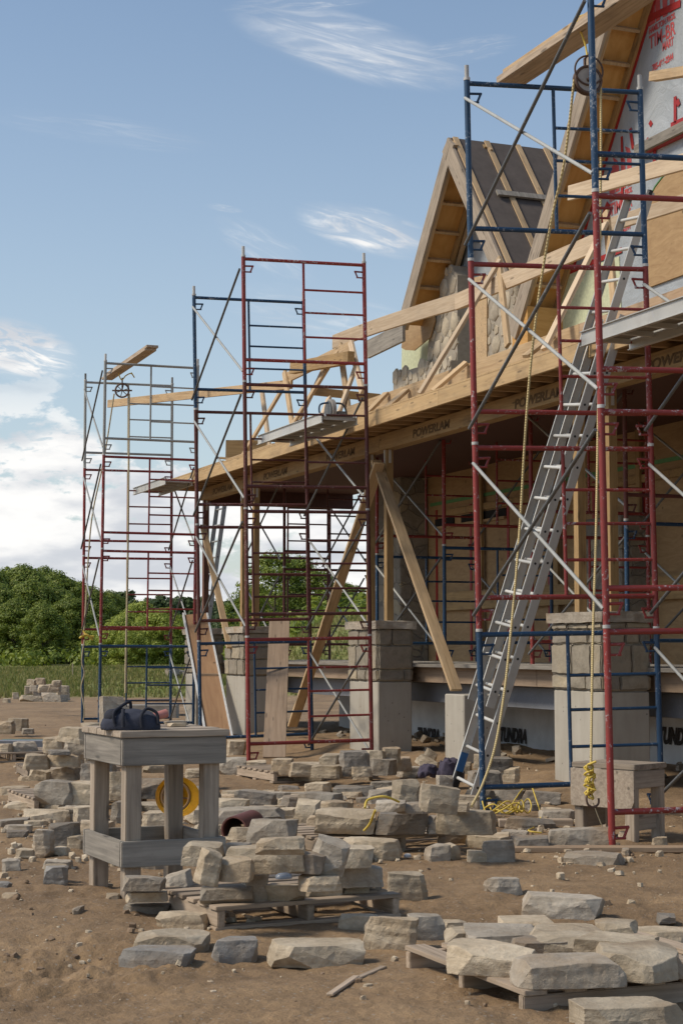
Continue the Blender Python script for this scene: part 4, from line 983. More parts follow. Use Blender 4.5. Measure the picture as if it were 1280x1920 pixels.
# ------------------------------------------------------------------ work table
tf = gz(243, 1690, 0)       # near-left leg
e = empty('work_table', (tf.x+.17, tf.y+.36, 0), 'weathered square work table with deep grey aprons, a bag lying on it', 'table', None, R(3))
PW = False
def tbox(name, x0, x1, y0, y1, z0, z1, m, par=e, bev=.004, up=None):
    bm = bmesh.new(); cx, cy, cz = (x0+x1)/2, (y0+y1)/2, (z0+z1)/2
    dims = [x1-x0, y1-y0, z1-z0]; a_ = dims.index(max(dims))
    # long axis becomes local x so the grain follows it
    rot = {0: Matrix.Identity(3), 1: Matrix(((0, -1, 0), (1, 0, 0), (0, 0, 1))), 2: Matrix(((0, 0, -1), (0, 1, 0), (1, 0, 0)))}[a_]
    l_ = rot.transposed() @ Vector(dims); l_ = Vector((abs(l_.x), abs(l_.y), abs(l_.z)))/2
    bm_box(bm, -l_.x, l_.x, -l_.y, l_.y, -l_.z, l_.z); bevel(bm, bev, 2)
    bmesh.ops.subdivide_edges(bm, edges=[q for q in bm.edges if q.calc_length() > max(dims)*.6], cuts=6)
    for v in bm.verts: v.co += Vector((0, noise.noise(v.co*7+Vector((cx*9, 0, 0))), noise.noise(v.co*7+Vector((0, cy*9, 5)))))*.0022
    mw = rot.to_4x4(); mw.translation = (cx, cy, cz)
    return link(name, mesh_from(bm, name, m, 40), par, mw)
tx, ty = .30, .375; e.location.x += .055
for sx in (-1, 1):
    for sy in (-1, 1): tbox('leg', sx*.225-.045, sx*.225+.045, sy*.30-.045, sy*.30+.045, -.05, .79, W['table'])
for zc, h_ in ((.80, .075), (.25, .07)):
    q = 1.0
    tbox('apron' if zc > .5 else 'lower_rail', -tx, tx, -ty-.0, -ty+.03, zc-h_, zc+h_, W['grey'])
    tbox('apron' if zc > .5 else 'lower_rail', -tx, tx, ty-.03, ty, zc-h_, zc+h_, W['grey'])
    for s_ in (-1, 1): tbox('apron' if zc > .5 else 'lower_rail', min(s_*tx, s_*(tx-.03)), max(s_*tx, s_*(tx-.03)), -ty+.032, ty-.032, zc-h_, zc+h_, W['grey'])
for i in range(5):
    y0_ = -ty-.012+i*.1535; tbox('top_plank', -tx-.015, tx+.015, y0_, y0_+.150, .877, .913+.003*(i % 2), W['table'])
PW = True
TT = Vector(e.location)+Vector((0, 0, .915))
# bag
def blob(name, sx, sy, sz, m, loc, fn=None, rz=0, parent=None, sub=4, flat=.25):
    bm = bmesh.new(); bmesh.ops.create_icosphere(bm, subdivisions=sub, radius=1)
    for v in bm.verts:
        p = v.co.copy(); p = Vector((math.copysign(abs(p.x)**.75, p.x), math.copysign(abs(p.y)**.8, p.y), math.copysign(abs(p.z)**.8, p.z)))
        if p.z < -flat: p.z = -flat
        if fn: p = fn(p)
        v.co = Vector((p.x*sx, p.y*sy, (p.z+flat)*sz))
    mw = Matrix.Rotation(rz, 4, 'Z'); mw.translation = loc if parent is None else Vector(loc)-parent.location
    return link(name, mesh_from(bm, name, m, 60), parent, mw)
bl = TT+Vector((-.17, -.20, .0))
bp = gy(245, 1372, bl.y); bl.x = bp.x
e = empty('tool_bag', bl, 'dark navy canvas tool bag slumped on the near edge of the work table', 'bag')
def wr(p): return p+Vector((.05*noise.noise(p*3), .05*noise.noise(p*3+Vector((4, 0, 0))), .14*noise.noise(p*2.6+Vector((0, 7, 0)))-.13*p.x*p.x*(1 if p.z > 0 else 0)))
blob('bag_body', .165, .10, .088, NAVY, bl, wr, -.35, e)
tube('handle_strap', smoothcurve([bl+Vector((-.10, -.06, .02)), bl+Vector((-.11, -.05, .09)), bl+Vector((-.05, -.0, .13)), bl+Vector((-.0, .03, .15)), bl+Vector((.01, .04, .11)), bl+Vector((.02, .05, .07))]), .009, NAVY2, e, 8)
tube('side_strap', smoothcurve([bl+Vector((.03, -.125, .015)), bl+Vector((.03, -.115, .08)), bl+Vector((.07, -.09, .115)), bl+Vector((.12, -.10, .09)), bl+Vector((.125, -.115, .03))]), .009, NAVY2, e, 8)
tube('side_strap', smoothcurve([bl+Vector((-.07, -.11, .015)), bl+Vector((-.07, -.10, .07)), bl+Vector((-.06, -.06, .11))]), .010, NAVY2, e, 8)
blob('bag_flap', .075, .06, .05, NAVY2, bl+Vector((-.07, .02, .055)), wr, .2, e, 3)
# hammer with faded handle
hp = TT+Vector((.03, .16, .03))
e = empty('hammer', hp, 'faded red handled tool lying behind the bag on the work table', 'tool')
tube('handle', [hp+Vector((-.10, .0, -.005)), hp+Vector((.10, .04, .04))], [.018, .026], SALMON, e, 12); tube('head', [hp+Vector((-.10, -.05, -.005)), hp+Vector((-.10, .06, -.005))], .024, DKST, e, 10)
# chips on the table and stone block
# saw bench
bz = gz(1164, 1590, 0)+Vector((.30, .34, -.045))
be = empty('saw_bench', bz+Vector((.0, .18, 0)), 'low pale bench with a clipped plywood side panel behind the nearest red leg', 'bench', None, R(24))
e = be; PW = False
for sx in (-1, 1):
    for sy in (-1, 1):
        tbox('leg', sx*.16-.03, sx*.16+.03, sy*.22-.04, sy*.22+.04, -.05, .55, W['table'], be)
tbox('top_plank', -.20, .20, -.275, .275, .552, .59, W['table'], be)
tbox('end_rail', -.188, .188, -.265, -.262+.02, .42, .545, W['table'], be); tbox('low_rail', -.16, .188, -.225, -.20, .12, .27, W['table'], be)
tbox('low_rail', -.12, .12, .205, .225, .12, .27, W['table'], be)
bm = bmesh.new()
pg = [(-.27, .28), (.25, .28), (.275, .33), (.275, .548), (-.275, .548), (-.275, .32)]
A_ = [bm.verts.new((-.197, -a_, b_)) for a_, b_ in pg]; B_ = [bm.verts.new((-.215, -a_, b_)) for a_, b_ in pg]
bm.faces.new(A_); bm.faces.new(B_[::-1])
for i in range(6): bm.faces.new((A_[i], B_[i], B_[(i+1) % 6], A_[(i+1) % 6]))
bmesh.ops.recalc_face_normals(bm, faces=bm.faces)
link('side_panel', mesh_from(bm, 'side_panel', W['table']), be)
PW = True
# hard hat
hc = gz(330, 1496, .0); hc = gy(329, 1494, 10.15)
e = empty('hard_hat', hc, 'yellow hard hat lying tipped with its inside showing, behind a table leg', 'hard hat')
bm = bmesh.new(); bmesh.ops.create_uvsphere(bm, u_segments=36, v_segments=20, radius=.104)
bmesh.ops.delete(bm, geom=[v for v in bm.verts if v.co.z < -.005], context='VERTS')
bmesh.ops.solidify(bm, geom=list(bm.faces), thickness=.004)
tilt = Euler((R(-98), R(8), R(-22)), 'XYZ').to_matrix().to_4x4()
link('shell', mesh_from(bm, 'shell', YELLOW, 50), e, tilt)
bm = bmesh.new(); n_ = 40; ri, ro = [], []
for k in range(n_):
    a_ = 2*math.pi*k/n_; ex = .022+.028*max(0, math.cos(a_))**2
    ri.append(bm.verts.new((.101*math.cos(a_), .101*math.sin(a_), .0))); ro.append(bm.verts.new(((.100+ex)*math.cos(a_), (.100+ex)*math.sin(a_), -.012)))
for k in range(n_): bm.faces.new((ri[k], ro[k], ro[(k+1) % n_], ri[(k+1) % n_]))
bmesh.ops.solidify(bm, geom=list(bm.faces), thickness=.004)
link('brim', mesh_from(bm, 'brim', YELLOW, 50), e, tilt)
tube('head_band', [tilt @ Vector((.085*math.cos(k*math.pi/12), .085*math.sin(k*math.pi/12), .004)) for k in range(25)], .009, CARD, e, 6, True)
for a_ in (0, math.pi/2): tube('cradle_strap', [tilt @ Vector((.085*math.cos(t_)*math.cos(a_), .085*math.cos(t_)*math.sin(a_), .06*math.sin(t_))) for t_ in [math.pi*k/10 for k in range(11)]], .006, CARD, e, 6, True)
# clay pipe, cloths, bottle, bucket
def pipe(name, c, d_, r_, ln, m, lb, cat):
    c = Vector(c); d_ = Vector(d_).normalized(); bm = bmesh.new(); a_ = d_.orthogonal().normalized(); b_ = d_.cross(a_); rr = []
    for (rad, s_) in ((r_, 0), (r_, ln), (r_*.88, ln), (r_*.88, 0)):
        rr.append([bm.verts.new((a_*math.cos(2*math.pi*k/28)+b_*math.sin(2*math.pi*k/28))*rad+d_*s_) for k in range(28)])
    for i in range(4):
        for k in range(28): bm.faces.new((rr[i][k], rr[i][(k+1) % 28], rr[(i+1) % 4][(k+1) % 28], rr[(i+1) % 4][k]))
    return tag(link(name, mesh_from(bm, name, m, 40), None, Matrix.Translation(c)), lb, cat)
pp_ = gz(438, 1578, 0); pipe('clay_pipe', pp_+Vector((0, 0, .08)), (.55, .83, 0), .095, .5, CLAY, 'open end of a dark red clay pipe among the stones', 'pipe')
def cloth(px, py, w_, h_, m, lb, z=0.):
    p = gz(px, py, z)
    def fn(q): return q+Vector((.2*noise.noise(q*2), .2*noise.noise(q*2+Vector((3, 3, 3))), .35*noise.noise(q*3+Vector((8, 0, 0)))))
    tag(blob('rag', w_, w_*.7, h_, m, p, fn, rnd.random()*3, None, 4), lb, 'cloth')
cloth(802, 1455, .14, .09, CLOTH, 'dark purple cloth on the rubble left of the ladder foot', .12)
cloth(845, 1462, .15, .16, CLOTH, 'crumpled dark cloth bundle hanging behind the ladder rungs', .10)
b0 = gz(532, 1648, .30)
tag(blob('plastic_bottle', .042, .026, .022, plain('clear_plastic', (.20, .22, .25), .15), b0, None, .3), 'crushed clear plastic bottle tucked between stones on the front pallet', 'bottle')
tag(blob('litter', .025, .02, .02, WHITE, gz(764, 1608, .0), None, 0), 'small white crumpled litter on the dirt', 'litter')
p_ = gz(196, 1362, 0); bkt = gy(196, 1372, TT.y+.30)
# white plastic bucket behind the table
bb = gz(203, 1420, 0)+Vector((.25, 2.2, 0))
# things behind the table: mortar board, buckets, blocks, panels
def lay(name, px0, px1, py, z, dpt, h_, m, lb, cat, rz=0.):
    a_, b_ = gz(px0, py, z), gz(px1, py, z); w_ = (b_-a_).length; c = (a_+b_)/2
    bm = bmesh.new(); bm_box(bm, -w_/2, w_/2, 0, dpt, 0, h_); bevel(bm, .006)
    mw = Matrix.Rotation(math.atan2(b_.y-a_.y, b_.x-a_.x)+rz, 4, 'Z'); mw.translation = c
    return tag(link(name, mesh_from(bm, name, m), None, mw), lb, cat)
lay('mortar_board', 182, 345, 1316, .30, 1.0, .04, CARD, 'flat brown mortar board behind the blue frame of the far tower', 'board', .0)
lay('bucket_stand', 186, 330, 1352, .0, .6, .30, W['grey'], 'low grey stand under the mortar board', 'stand')
lay('white_panel', 352, 372, 1352, .05, .5, .45, WHITE, 'white block of foam beside the far pier', 'block')
lay('steel_channel', -40, 96, 1408, .05, .22, .13, STEELB, 'grey steel channel lying on the far left dirt', 'beam')
lay('green_sheet', 0, 90, 1392, .13, .25, .03, plain('green_tarp', (.08, .14, .10), .6), 'faded green sheet on top of the steel channel', 'sheet')
lay('ground_board', 935, 1075, 1552, .0, .10, .06, W['pallet'], 'board lying flat on the dirt beside the rope coil', 'board')
lay('ground_board', 950, 1290, 1600, .0, .12, .04, W['osb'], 'long board half sunk in the dirt in front of the saw bench', 'board')
lay('wood_block', 548, 600, 1300, .25, .1, .18, W['new'], 'pale offcut block on the foot of the left brace', 'block')
p = gx(510, 1265, 7.9); tag(blob('work_glove', .06, .05, .12, NAVY2, p, None), 'dark blue cloth hung on the edge of the leaning plank', 'cloth')
tf2 = gz(388, 1392, .0)
e = empty('panel_board', tf2, 'tall plywood panel with white metal edges leaning against the farthest pier', 'panel')
a_ = gz(412, 1388, 0); b_ = gx(366, 1152, 8.05)
board('plywood_face', a_, b_, .36, .02, PLYB, e, up=(1, -.30, 0))
sd = Vector((1, -.30, 0)).normalized()
for s_ in (-1, 1): board('metal_edge', a_+sd*.195*s_, b_+sd*.195*s_, .03, .08, WHITE, e, up=(1, -.30, 0))
board('cross_batten', (a_+b_)/2-sd*.18-Vector((.02, .02, 0)), (a_+b_)/2+sd*.18-Vector((.02, .02, 0)), .04, .03, W['osb'], e)
# wooden stakes on the ground by the front pallet
for i, (a_, b_) in enumerate((((618, 1866), (668, 1832)), ((655, 1842), (720, 1814)))):
    timber('splintered_stick', gz(*a_, .015), gz(*b_, .02), .012, .03, W['pallet'], ['longer', 'shorter'][i]+' splintered stick on the dirt in the foreground', 'stick')

# ------------------------------------------------------------------ pallets
def pallet(c, rz, lb, w_=1.05, d_=1.0, tilt=0., z=0.):
    e = empty('pallet', c, lb, 'pallet', 'wooden pallets', rz); e.rotation_euler = (tilt, 0, rz)
    global PW
    PW = False
    for i in range(7):
        y0_ = -d_/2+i*(d_-.10)/6; tbox('deck_board', -w_/2, w_/2, y0_, y0_+.095, .100, .120, W['pallet'], e, .003)
    for s_ in (-1, 0, 1): tbox('stringer', s_*(w_/2-.03)-.02, s_*(w_/2-.03)+.02, -d_/2+.005, d_/2-.005, .021, .099, W['pallet'], e, .004)
    for s_ in (-1, 0, 1): tbox('bottom_board', -w_/2, w_/2, s_*(d_/2-.05)-.045, s_*(d_/2-.05)+.045, .0, .020, W['pallet'], e, .003)
    PW = True
    return e
def pal_at(px, py, lb, w_=1.05, d_=1.0, rz=0, tilt=0):
    c = gz(px, py, 0); off = Matrix.Rotation(rz, 3, 'Z') @ Vector((w_/2, d_/2, 0)); c = c+off; c.z = height(c.x, c.y)-.01
    return pallet(c, rz, lb, w_, d_, tilt)
pal_at(405, 1746, 'wooden pallet under the tumbled stone heap right of the work table', 1.02, 1.0, R(5))
pcn = gz(979, 1920, 0)+Vector((.57, .56, -.01)); pallet(pcn, R(91), 'tilted wooden pallet at the lower right corner carrying flat slabs', 1.05, 1.12)
pal_at(600, 1600, 'wooden pallet under the middle stone pile', 1.25, 1.0, R(3))
pal_at(512, 1472, 'wooden pallet at the back, before the middle pier', 1.2, 1.0, R(4))
pal_at(62, 1524, 'wooden pallet under the left stone pile behind the table', 1.0, 1.0, R(2))
pal_at(50, 1462, 'wooden pallet further back under the left stone pile', 1.0, 1.0, R(-4))
pal_at(-60, 1434, 'wooden pallet cut off by the left edge of the picture', 1.1, 1.0, R(0))
pal_at(90, 1322, 'wooden pallet under the distant stone heap at the field edge', 1.1, 1.0, R(0)) if False else None

# ------------------------------------------------------------------ loose stones
def rock_mesh(seed, sx, sy, sz, m, kind='b', n_=12):
    rr = random.Random(seed); bm = bmesh.new()
    bmesh.ops.create_cube(bm, size=2)
    def cut(nrm, dd):
        nrm = Vector(nrm).normalized()
        g_ = bmesh.ops.bisect_plane(bm, geom=list(bm.verts)+list(bm.edges)+list(bm.faces), plane_co=nrm*dd, plane_no=nrm, clear_outer=True, dist=1e-5)
        ed = [e_ for e_ in g_['geom_cut'] if isinstance(e_, bmesh.types.BMEdge)]
        if ed: bmesh.ops.edgeloop_fill(bm, edges=ed)
    for sx_ in (-1, 1):
        for sy_ in (-1, 1): cut((sx_*rr.uniform(.4, 1), sy_*rr.uniform(.4, 1), rr.uniform(-.10, .16)), rr.uniform(1.0, 1.27))
    for a_ in range(4):                                    # slightly raked side faces
        th_ = a_*math.pi/2+rr.uniform(-.22, .22); cut((math.cos(th_), math.sin(th_), rr.uniform(-.12, .22)), rr.uniform(.90, 1.0))
    for k in range(rr.randint(1, 3)): cut((rr.uniform(-1, 1), rr.uniform(-1, 1), rr.uniform(.5, 1.4)), rr.uniform(.95, 1.22))
    cut((rr.uniform(-.14, .14), rr.uniform(-.16, .12), 1), rr.uniform(.86, .98))
    if rr.random() < .5: cut((rr.uniform(-1, 1), rr.uniform(-1, 1), rr.uniform(-.6, -.2)), rr.uniform(1.0, 1.2))
    for v in bm.verts: v.co = Vector((v.co.x*sx, v.co.y*sy, v.co.z*sz))
    s_ = min(sx, sy, sz)
    if m is not None:
        bmesh.ops.bevel(bm, geom=list(bm.edges), offset=s_*.045, segments=1, affect='EDGES', clamp_overlap=True)
        bmesh.ops.triangulate(bm, faces=bm.faces)
        for it in range(4):
            ln = [e_ for e_ in bm.edges if e_.calc_length() > max(s_*.34, max(sx, sy)*.13)]
            if not ln or len(bm.verts) > 2600: break
            bmesh.ops.subdivide_edges(bm, edges=ln, cuts=1); bmesh.ops.triangulate(bm, faces=bm.faces)
    o = Vector((rr.uniform(0, 90), rr.uniform(0, 90), rr.uniform(0, 90))); bed = rr.uniform(-.5, .6)*sz
    for v in bm.verts:
        q = v.co.copy()
        nn = noise.noise_vector(q*(.6/s_)+o)*.07+noise.noise_vector(q*(1.8/s_)+o)*.07+noise.noise_vector(q*(5/s_)+o)*.03
        st = noise.noise(Vector((q.x*1.5, q.y*1.5, q.z*(2.2/s_)))+o)*.06
        v.co = q+Vector((nn.x+st*q.x/sx, nn.y+st*q.y/sy, nn.z*.45))*s_
        if v.co.z < bed: v.co.x += s_*.05*(1 if q.x > 0 else -1); v.co.y -= s_*.05
    zmin = min(v.co.z for v in bm.verts)
    for v in bm.verts: v.co.z -= zmin
    return mesh_from(bm, 'stone', m, 16)
STONES = []
def st(x0, x1, yt, yb, z=0., col='tan', d=.75, roll=0., rz=None): STONES[-1][1].append((x0, x1, yt, yb, z, col, d, roll, rz))
def pile(desc, grp): STONES.append((desc, [], grp))
pile('the heap right of the table', 'stones heaped on the front pallet')
for a in ((372, 478, 1653, 1692, .12, 'grey', .5), (497, 571, 1650, 1688, .12, 'tan', .6), (450, 502, 1630, 1688, .12, 'grey', .9), (562, 640, 1640, 1678, .12, 'tan', .8), (640, 690, 1640, 1672, .12, 'tan', .8), (680, 716, 1640, 1668, .12, 'dark', .8),
          (342, 420, 1572, 1622, .30, 'tan', .6), (413, 576, 1572, 1636, .28, 'tan', .45, -.05), (408, 475, 1600, 1651, .26, 'tan', .7), (560, 636, 1630, 1668, .20, 'tan', .8),
          (622, 716, 1612, 1662, .16, 'grey', .6), (480, 570, 1562, 1600, .42, 'tan', .6), (545, 610, 1590, 1636, .28, 'dark', .8), (575, 641, 1556, 1640, .26, 'grey', .55, .25), (362, 404, 1578, 1657, .25, 'tan', .7, .2), (610, 700, 1578, 1625, .27, 'tan', .7)): st(*a)
pile('the foreground before the front pallet', 'stones lying in front of the front pallet')
for a in ((319, 371, 1618, 1704, .0, 'grey', .5, -.25), (228, 316, 1686, 1716, .0, 'grey', .8), (232, 312, 1664, 1690, .08, 'tan', .7), (225, 306, 1634, 1668, .15, 'grey', .8), (293, 391, 1700, 1742, .0, 'tan', .6), (243, 386, 1722, 1776, .03, 'tan', .7, .04),
          (221, 367, 1758, 1810, .0, 'blue', .5, -.04), (396, 480, 1738, 1800, .0, 'blue', .9), (503, 682, 1748, 1812, .0, 'tan', .6), (634, 712, 1700, 1740, .0, 'tan', .5), (682, 784, 1698, 1776, .0, 'tan', .45, .05), (762, 833, 1698, 1758, .0, 'grey', .6),
          (727, 801, 1630, 1690, .0, 'tan', .5), (831, 876, 1711, 1742, .0, 'tan', .8)): st(*a)
pile('the low pallet at the lower right', 'slabs on the lower right pallet')
for a in ((985, 1141, 1668, 1727, .0, 'grey', .6), (938, 1042, 1703, 1734, .04, 'tan', .9), (837, 960, 1726, 1768, .10, 'tan', .9), (876, 1020, 1722, 1770, .12, 'grey', 1.1), (960, 1066, 1746, 1792, .12, 'dark', .8), (996, 1165, 1720, 1792, .12, 'tan', 1.2), (1130, 1290, 1745, 1840, .12, 'tan', 1.3),
          (844, 1012, 1750, 1828, .12, 'tan', .8), (1090, 1242, 1736, 1802, .14, 'tan', .8), (966, 1174, 1778, 1850, .12, 'grey', .5), (1198, 1300, 1720, 1768, .03, 'tan', .8), (1170, 1290, 1770, 1832, .12, 'dark', .9), (1078, 1290, 1874, 1950, .0, 'tan', .5),
          (1236, 1271, 1709, 1729, .02, 'dark', .9), (911, 979, 1643, 1681, .0, 'grey', .6), (1120, 1200, 1722, 1745, .16, 'tan', .9)): st(*a)
pile('the row by the nearest red leg', 'stones near the saw bench')
for a in ((958, 1036, 1560, 1598, .0, 'dark', .6), (1030, 1156, 1543, 1594, .0, 'grey', .35, -.06), (1064, 1174, 1588, 1622, .0, 'grey', .7), (904, 963, 1568, 1616, .0, 'grey', .7), (875, 932, 1588, 1616, .0, 'tan', .7), (799, 842, 1578, 1616, .0, 'grey', .9), (834, 861, 1576, 1613, .0, 'tan', .9), (1225, 1254, 1563, 1589, .0, 'tan', .8), (812, 850, 1580, 1612, 0., 'tan', .6),
          (1168, 1182, 1590, 1604, 0., 'grey', .9)): st(*a)
pile('the pile by the ladder foot', 'stones piled on the middle pallet')
for a in ((820, 933, 1510, 1564, .12, 'tan', .55), (704, 801, 1514, 1563, .12, 'dark', .6), (593, 706, 1510, 1563, .12, 'tan', .7), (640, 752, 1566, 1614, .0, 'tan', .5), (640, 695, 1578, 1618, .0, 'blue', .6), (552, 604, 1488, 1548, .05, 'tan', .8), (800, 836, 1524, 1562, .12, 'dark', .8), (467, 560, 1528, 1580, .08, 'grey', .7),
          (540, 590, 1545, 1575, .02, 'grey', .8), (560, 640, 1480, 1512, .15, 'grey', .8), (706, 762, 1494, 1520, .30, 'grey', .8), (745, 806, 1500, 1524, .28, 'grey', .8), (600, 660, 1496, 1528, .18, 'tan', .8), (783, 858, 1459, 1523, .33, 'tan', .65, .12), (736, 788, 1457, 1502, .33, 'tan', .8), (850, 880, 1500, 1520, .28, 'tan', .9), (575, 600, 1520, 1560, .05, 'tan', .9)): st(*a)
pile('the pile before the middle pier', 'stones on the back pallet')
for a in ((508, 552, 1419, 1453, .1, 'tan', .8), (543, 606, 1424, 1456, .1, 'tan', .8), (584, 642, 1428, 1458, .1, 'tan', .8), (638, 690, 1404, 1436, .28, 'dark', .7), (658, 698, 1432, 1456, .1, 'tan', .8), (638, 662, 1430, 1455, .1, 'dark', .8), (688, 742, 1418, 1453, .1, 'grey', .8), (716, 751, 1398, 1430, .2, 'tan', .8), (736, 772, 1420, 1450, .08, 'grey', .8),
          (600, 640, 1410, 1432, .25, 'tan', .8), (686, 722, 1404, 1424, .25, 'tan', .8), (692, 738, 1459, 1487, .0, 'grey', .8), (726, 762, 1466, 1489, .0, 'tan', .8), (640, 680, 1476, 1496, .0, 'tan', .8), (524, 570, 1478, 1500, .0, 'grey', .8), (790, 815, 1400, 1425, .12, 'tan', .7, .5), (775, 822, 1415, 1440, .1, 'tan', .3, .5), (745, 790, 1436, 1462, 0., 'grey', .8),
          (570, 620, 1462, 1484, 0., 'tan', .8), (760, 800, 1470, 1492, .0, 'tan', .8), (818, 850, 1450, 1480, .1, 'grey', .8), (690, 735, 1480, 1510, 0., 'grey', .7)): st(*a)
pile('the rubble behind the ladder foot', 'rubble behind the ladder')
for a in ((905, 962, 1416, 1446, .2, 'dark', .8), (880, 942, 1440, 1472, .1, 'dark', .8), (940, 976, 1434, 1466, .1, 'tan', .8), (872, 930, 1474, 1500, .0, 'dark', .7), (925, 985, 1474, 1498, .0, 'dark', .7), (970, 1003, 1502, 1522, .0, 'grey', .8), (990, 1014, 1508, 1524, .0, 'dark', .8), (890, 920, 1410, 1440, .2, 'tan', .8), (845, 885, 1424, 1450, .1, 'tan', .8), (1032, 1050, 1518, 1532, 0., 'grey', .9)): st(*a)
pile('the pile left of the table', 'stones in the left pile')
for a in ((66, 142, 1458, 1508, .12, 'grey', .7), (116, 190, 1460, 1508, .12, 'tan', .6), (150, 212, 1424, 1466, .2, 'dark', .8), (52, 96, 1437, 1462, .14, 'tan', .8), (90, 146, 1432, 1462, .14, 'grey', .8), (42, 89, 1409, 1442, .26, 'tan', .8), (86, 152, 1410, 1437, .28, 'tan', .7), (80, 120, 1377, 1412, .36, 'tan', .8), (118, 172, 1379, 1412, .38, 'grey', .8), (104, 167, 1356, 1392, .50, 'tan', .7, .1), (88, 130, 1403, 1414, .40, 'dark', .7),
          (150, 190, 1352, 1378, .55, 'tan', .7), (165, 215, 1385, 1425, .3, 'tan', .8), (155, 200, 1400, 1430, .22, 'grey', .8), (104, 160, 1510, 1528, .0, 'tan', .8), (98, 145, 1520, 1545, .0, 'tan', .8), (136, 178, 1508, 1552, .0, 'tan', .7), (200, 260, 1440, 1500, .1, 'tan', .6)): st(*a)
pile('the ground left of the work table', 'stones on the dirt at the left')
for a in ((62, 97, 1549, 1606, .0, 'grey', .7), (84, 146, 1537, 1592, .0, 'dark', .7), (97, 127, 1581, 1603, .0, 'tan', .8), (28, 66, 1584, 1606, .0, 'tan', .8), (0, 35, 1600, 1629, .0, 'grey', .8), (78, 131, 1596, 1624, .0, 'grey', .8), (80, 124, 1620, 1662, .0, 'blue', .7), (80, 122, 1614, 1636, .06, 'tan', .8), (126, 160, 1565, 1594, .0, 'tan', .8), (10, 50, 1562, 1577, .0, 'dark', .8), (-8, 17, 1652, 1668, .0, 'blue', .8), (0, 30, 1676, 1690, .0, 'tan', .8), (42, 80, 1543, 1560, .0, 'tan', .8),
          (145, 210, 1540, 1570, .0, 'tan', .8), (196, 222, 1672, 1692, .0, 'tan', .8), (136, 150, 1710, 1722, .0, 'grey', .8)): st(*a)
pile('the pile behind the table', 'stones seen between the table legs')
for a in ((240, 332, 1455, 1500, .08, 'dark', .7), (265, 326, 1518, 1554, .0, 'tan', .7), (250, 310, 1500, 1520, .1, 'tan', .8), (205, 262, 1500, 1548, .0, 'grey', .7), (266, 310, 1432, 1448, .2, 'tan', .8), (330, 412, 1470, 1510, .1, 'dark', .7), (345, 410, 1508, 1548, .0, 'tan', .8), (405, 532, 1505, 1544, .08, 'grey', .5), (404, 466, 1493, 1513, .12, 'tan', .7), (408, 462, 1420, 1457, .0, 'grey', .5), (455, 500, 1424, 1454, .0, 'tan', .6), (424, 460, 1388, 1420, .0, 'tan', .8),
          (510, 556, 1508, 1532, .05, 'tan', .8), (470, 530, 1540, 1560, .0, 'tan', .8), (205, 250, 1560, 1600, .0, 'tan', .7), (300, 345, 1552, 1580, .0, 'tan', .8), (256, 305, 1585, 1625, .0, 'grey', .7), (420, 470, 1575, 1605, .1, 'grey', .7), (360, 410, 1540, 1572, .1, 'tan', .8), (350, 400, 1437, 1458, .1, 'tan', .8)): st(*a)
pile('the far left edge', 'stones at the far left edge')
for a in ((-10, 24, 1350, 1376, .12, 'tan', .8), (14, 50, 1344, 1370, .12, 'tan', .8), (-4, 22, 1392, 1412, .12, 'tan', .8), (20, 66, 1391, 1422, .05, 'grey', .8), (40, 62, 1364, 1376, .1, 'grey', .8)): st(*a)
pile('the distant heap at the field edge', 'stones in the distant heap')
for a in ((22, 34, 1298, 1312, .0, 'tan'), (34, 78, 1302, 1316, .0, 'tan'), (70, 122, 1296, 1316, .0, 'grey'), (45, 60, 1285, 1302, .3, 'tan'), (56, 72, 1280, 1296, .5, 'grey'), (70, 92, 1282, 1298, .5, 'tan'), (88, 112, 1280, 1298, .5, 'grey'), (104, 128, 1284, 1302, .4, 'tan'), (50, 66, 1272, 1284, .8, 'tan'), (66, 84, 1270, 1283, .8, 'grey'), (96, 114, 1274, 1284, .8, 'tan'), (4, 18, 1308, 1318, .0, 'tan'), (110, 130, 1298, 1314, .0, 'grey'), (60, 76, 1292, 1304, .3, 'dark')): st(*a)
rs_ = random.Random(21)
for (dsc, gname, regs) in (('the loose slabs behind the clay pipe', 'loose slabs in the middle ground', ((400, 600, 1488, 1604, 20),)),
                    ('the loose slabs before the back pallet', 'loose slabs near the back pallet', ((500, 800, 1466, 1524, 18),)),
                    ('the slabs strewn left of the table', 'slabs strewn left of the table', ((10, 175, 1440, 1570, 17),)),
                    ('the slabs strewn below the ladder', 'slabs strewn below the ladder', ((850, 1060, 1470, 1590, 11),))):
    pile(dsc, gname)
    for (xa, xb, ya, yb2, n_) in regs:
        for k in range(n_):
            cx_ = xa+(xb-xa)*(k+.5+rs_.uniform(-.4, .4))/n_; y_ = rs_.uniform(ya, yb2); w2 = rs_.uniform(38, 88)*(y_-1100)/430; h2 = w2*rs_.uniform(.28, .5)
            st(round(cx_-w2/2), round(cx_+w2/2), y_-h2, y_, .0, rs_.choice(('tan', 'tan', 'grey', 'dark')), rs_.uniform(.6, .95), rs_.uniform(-.08, .08))
seed = 100
CW = {'tan': 'tan', 'grey': 'grey', 'blue': 'bluish', 'dark': 'dark grey'}
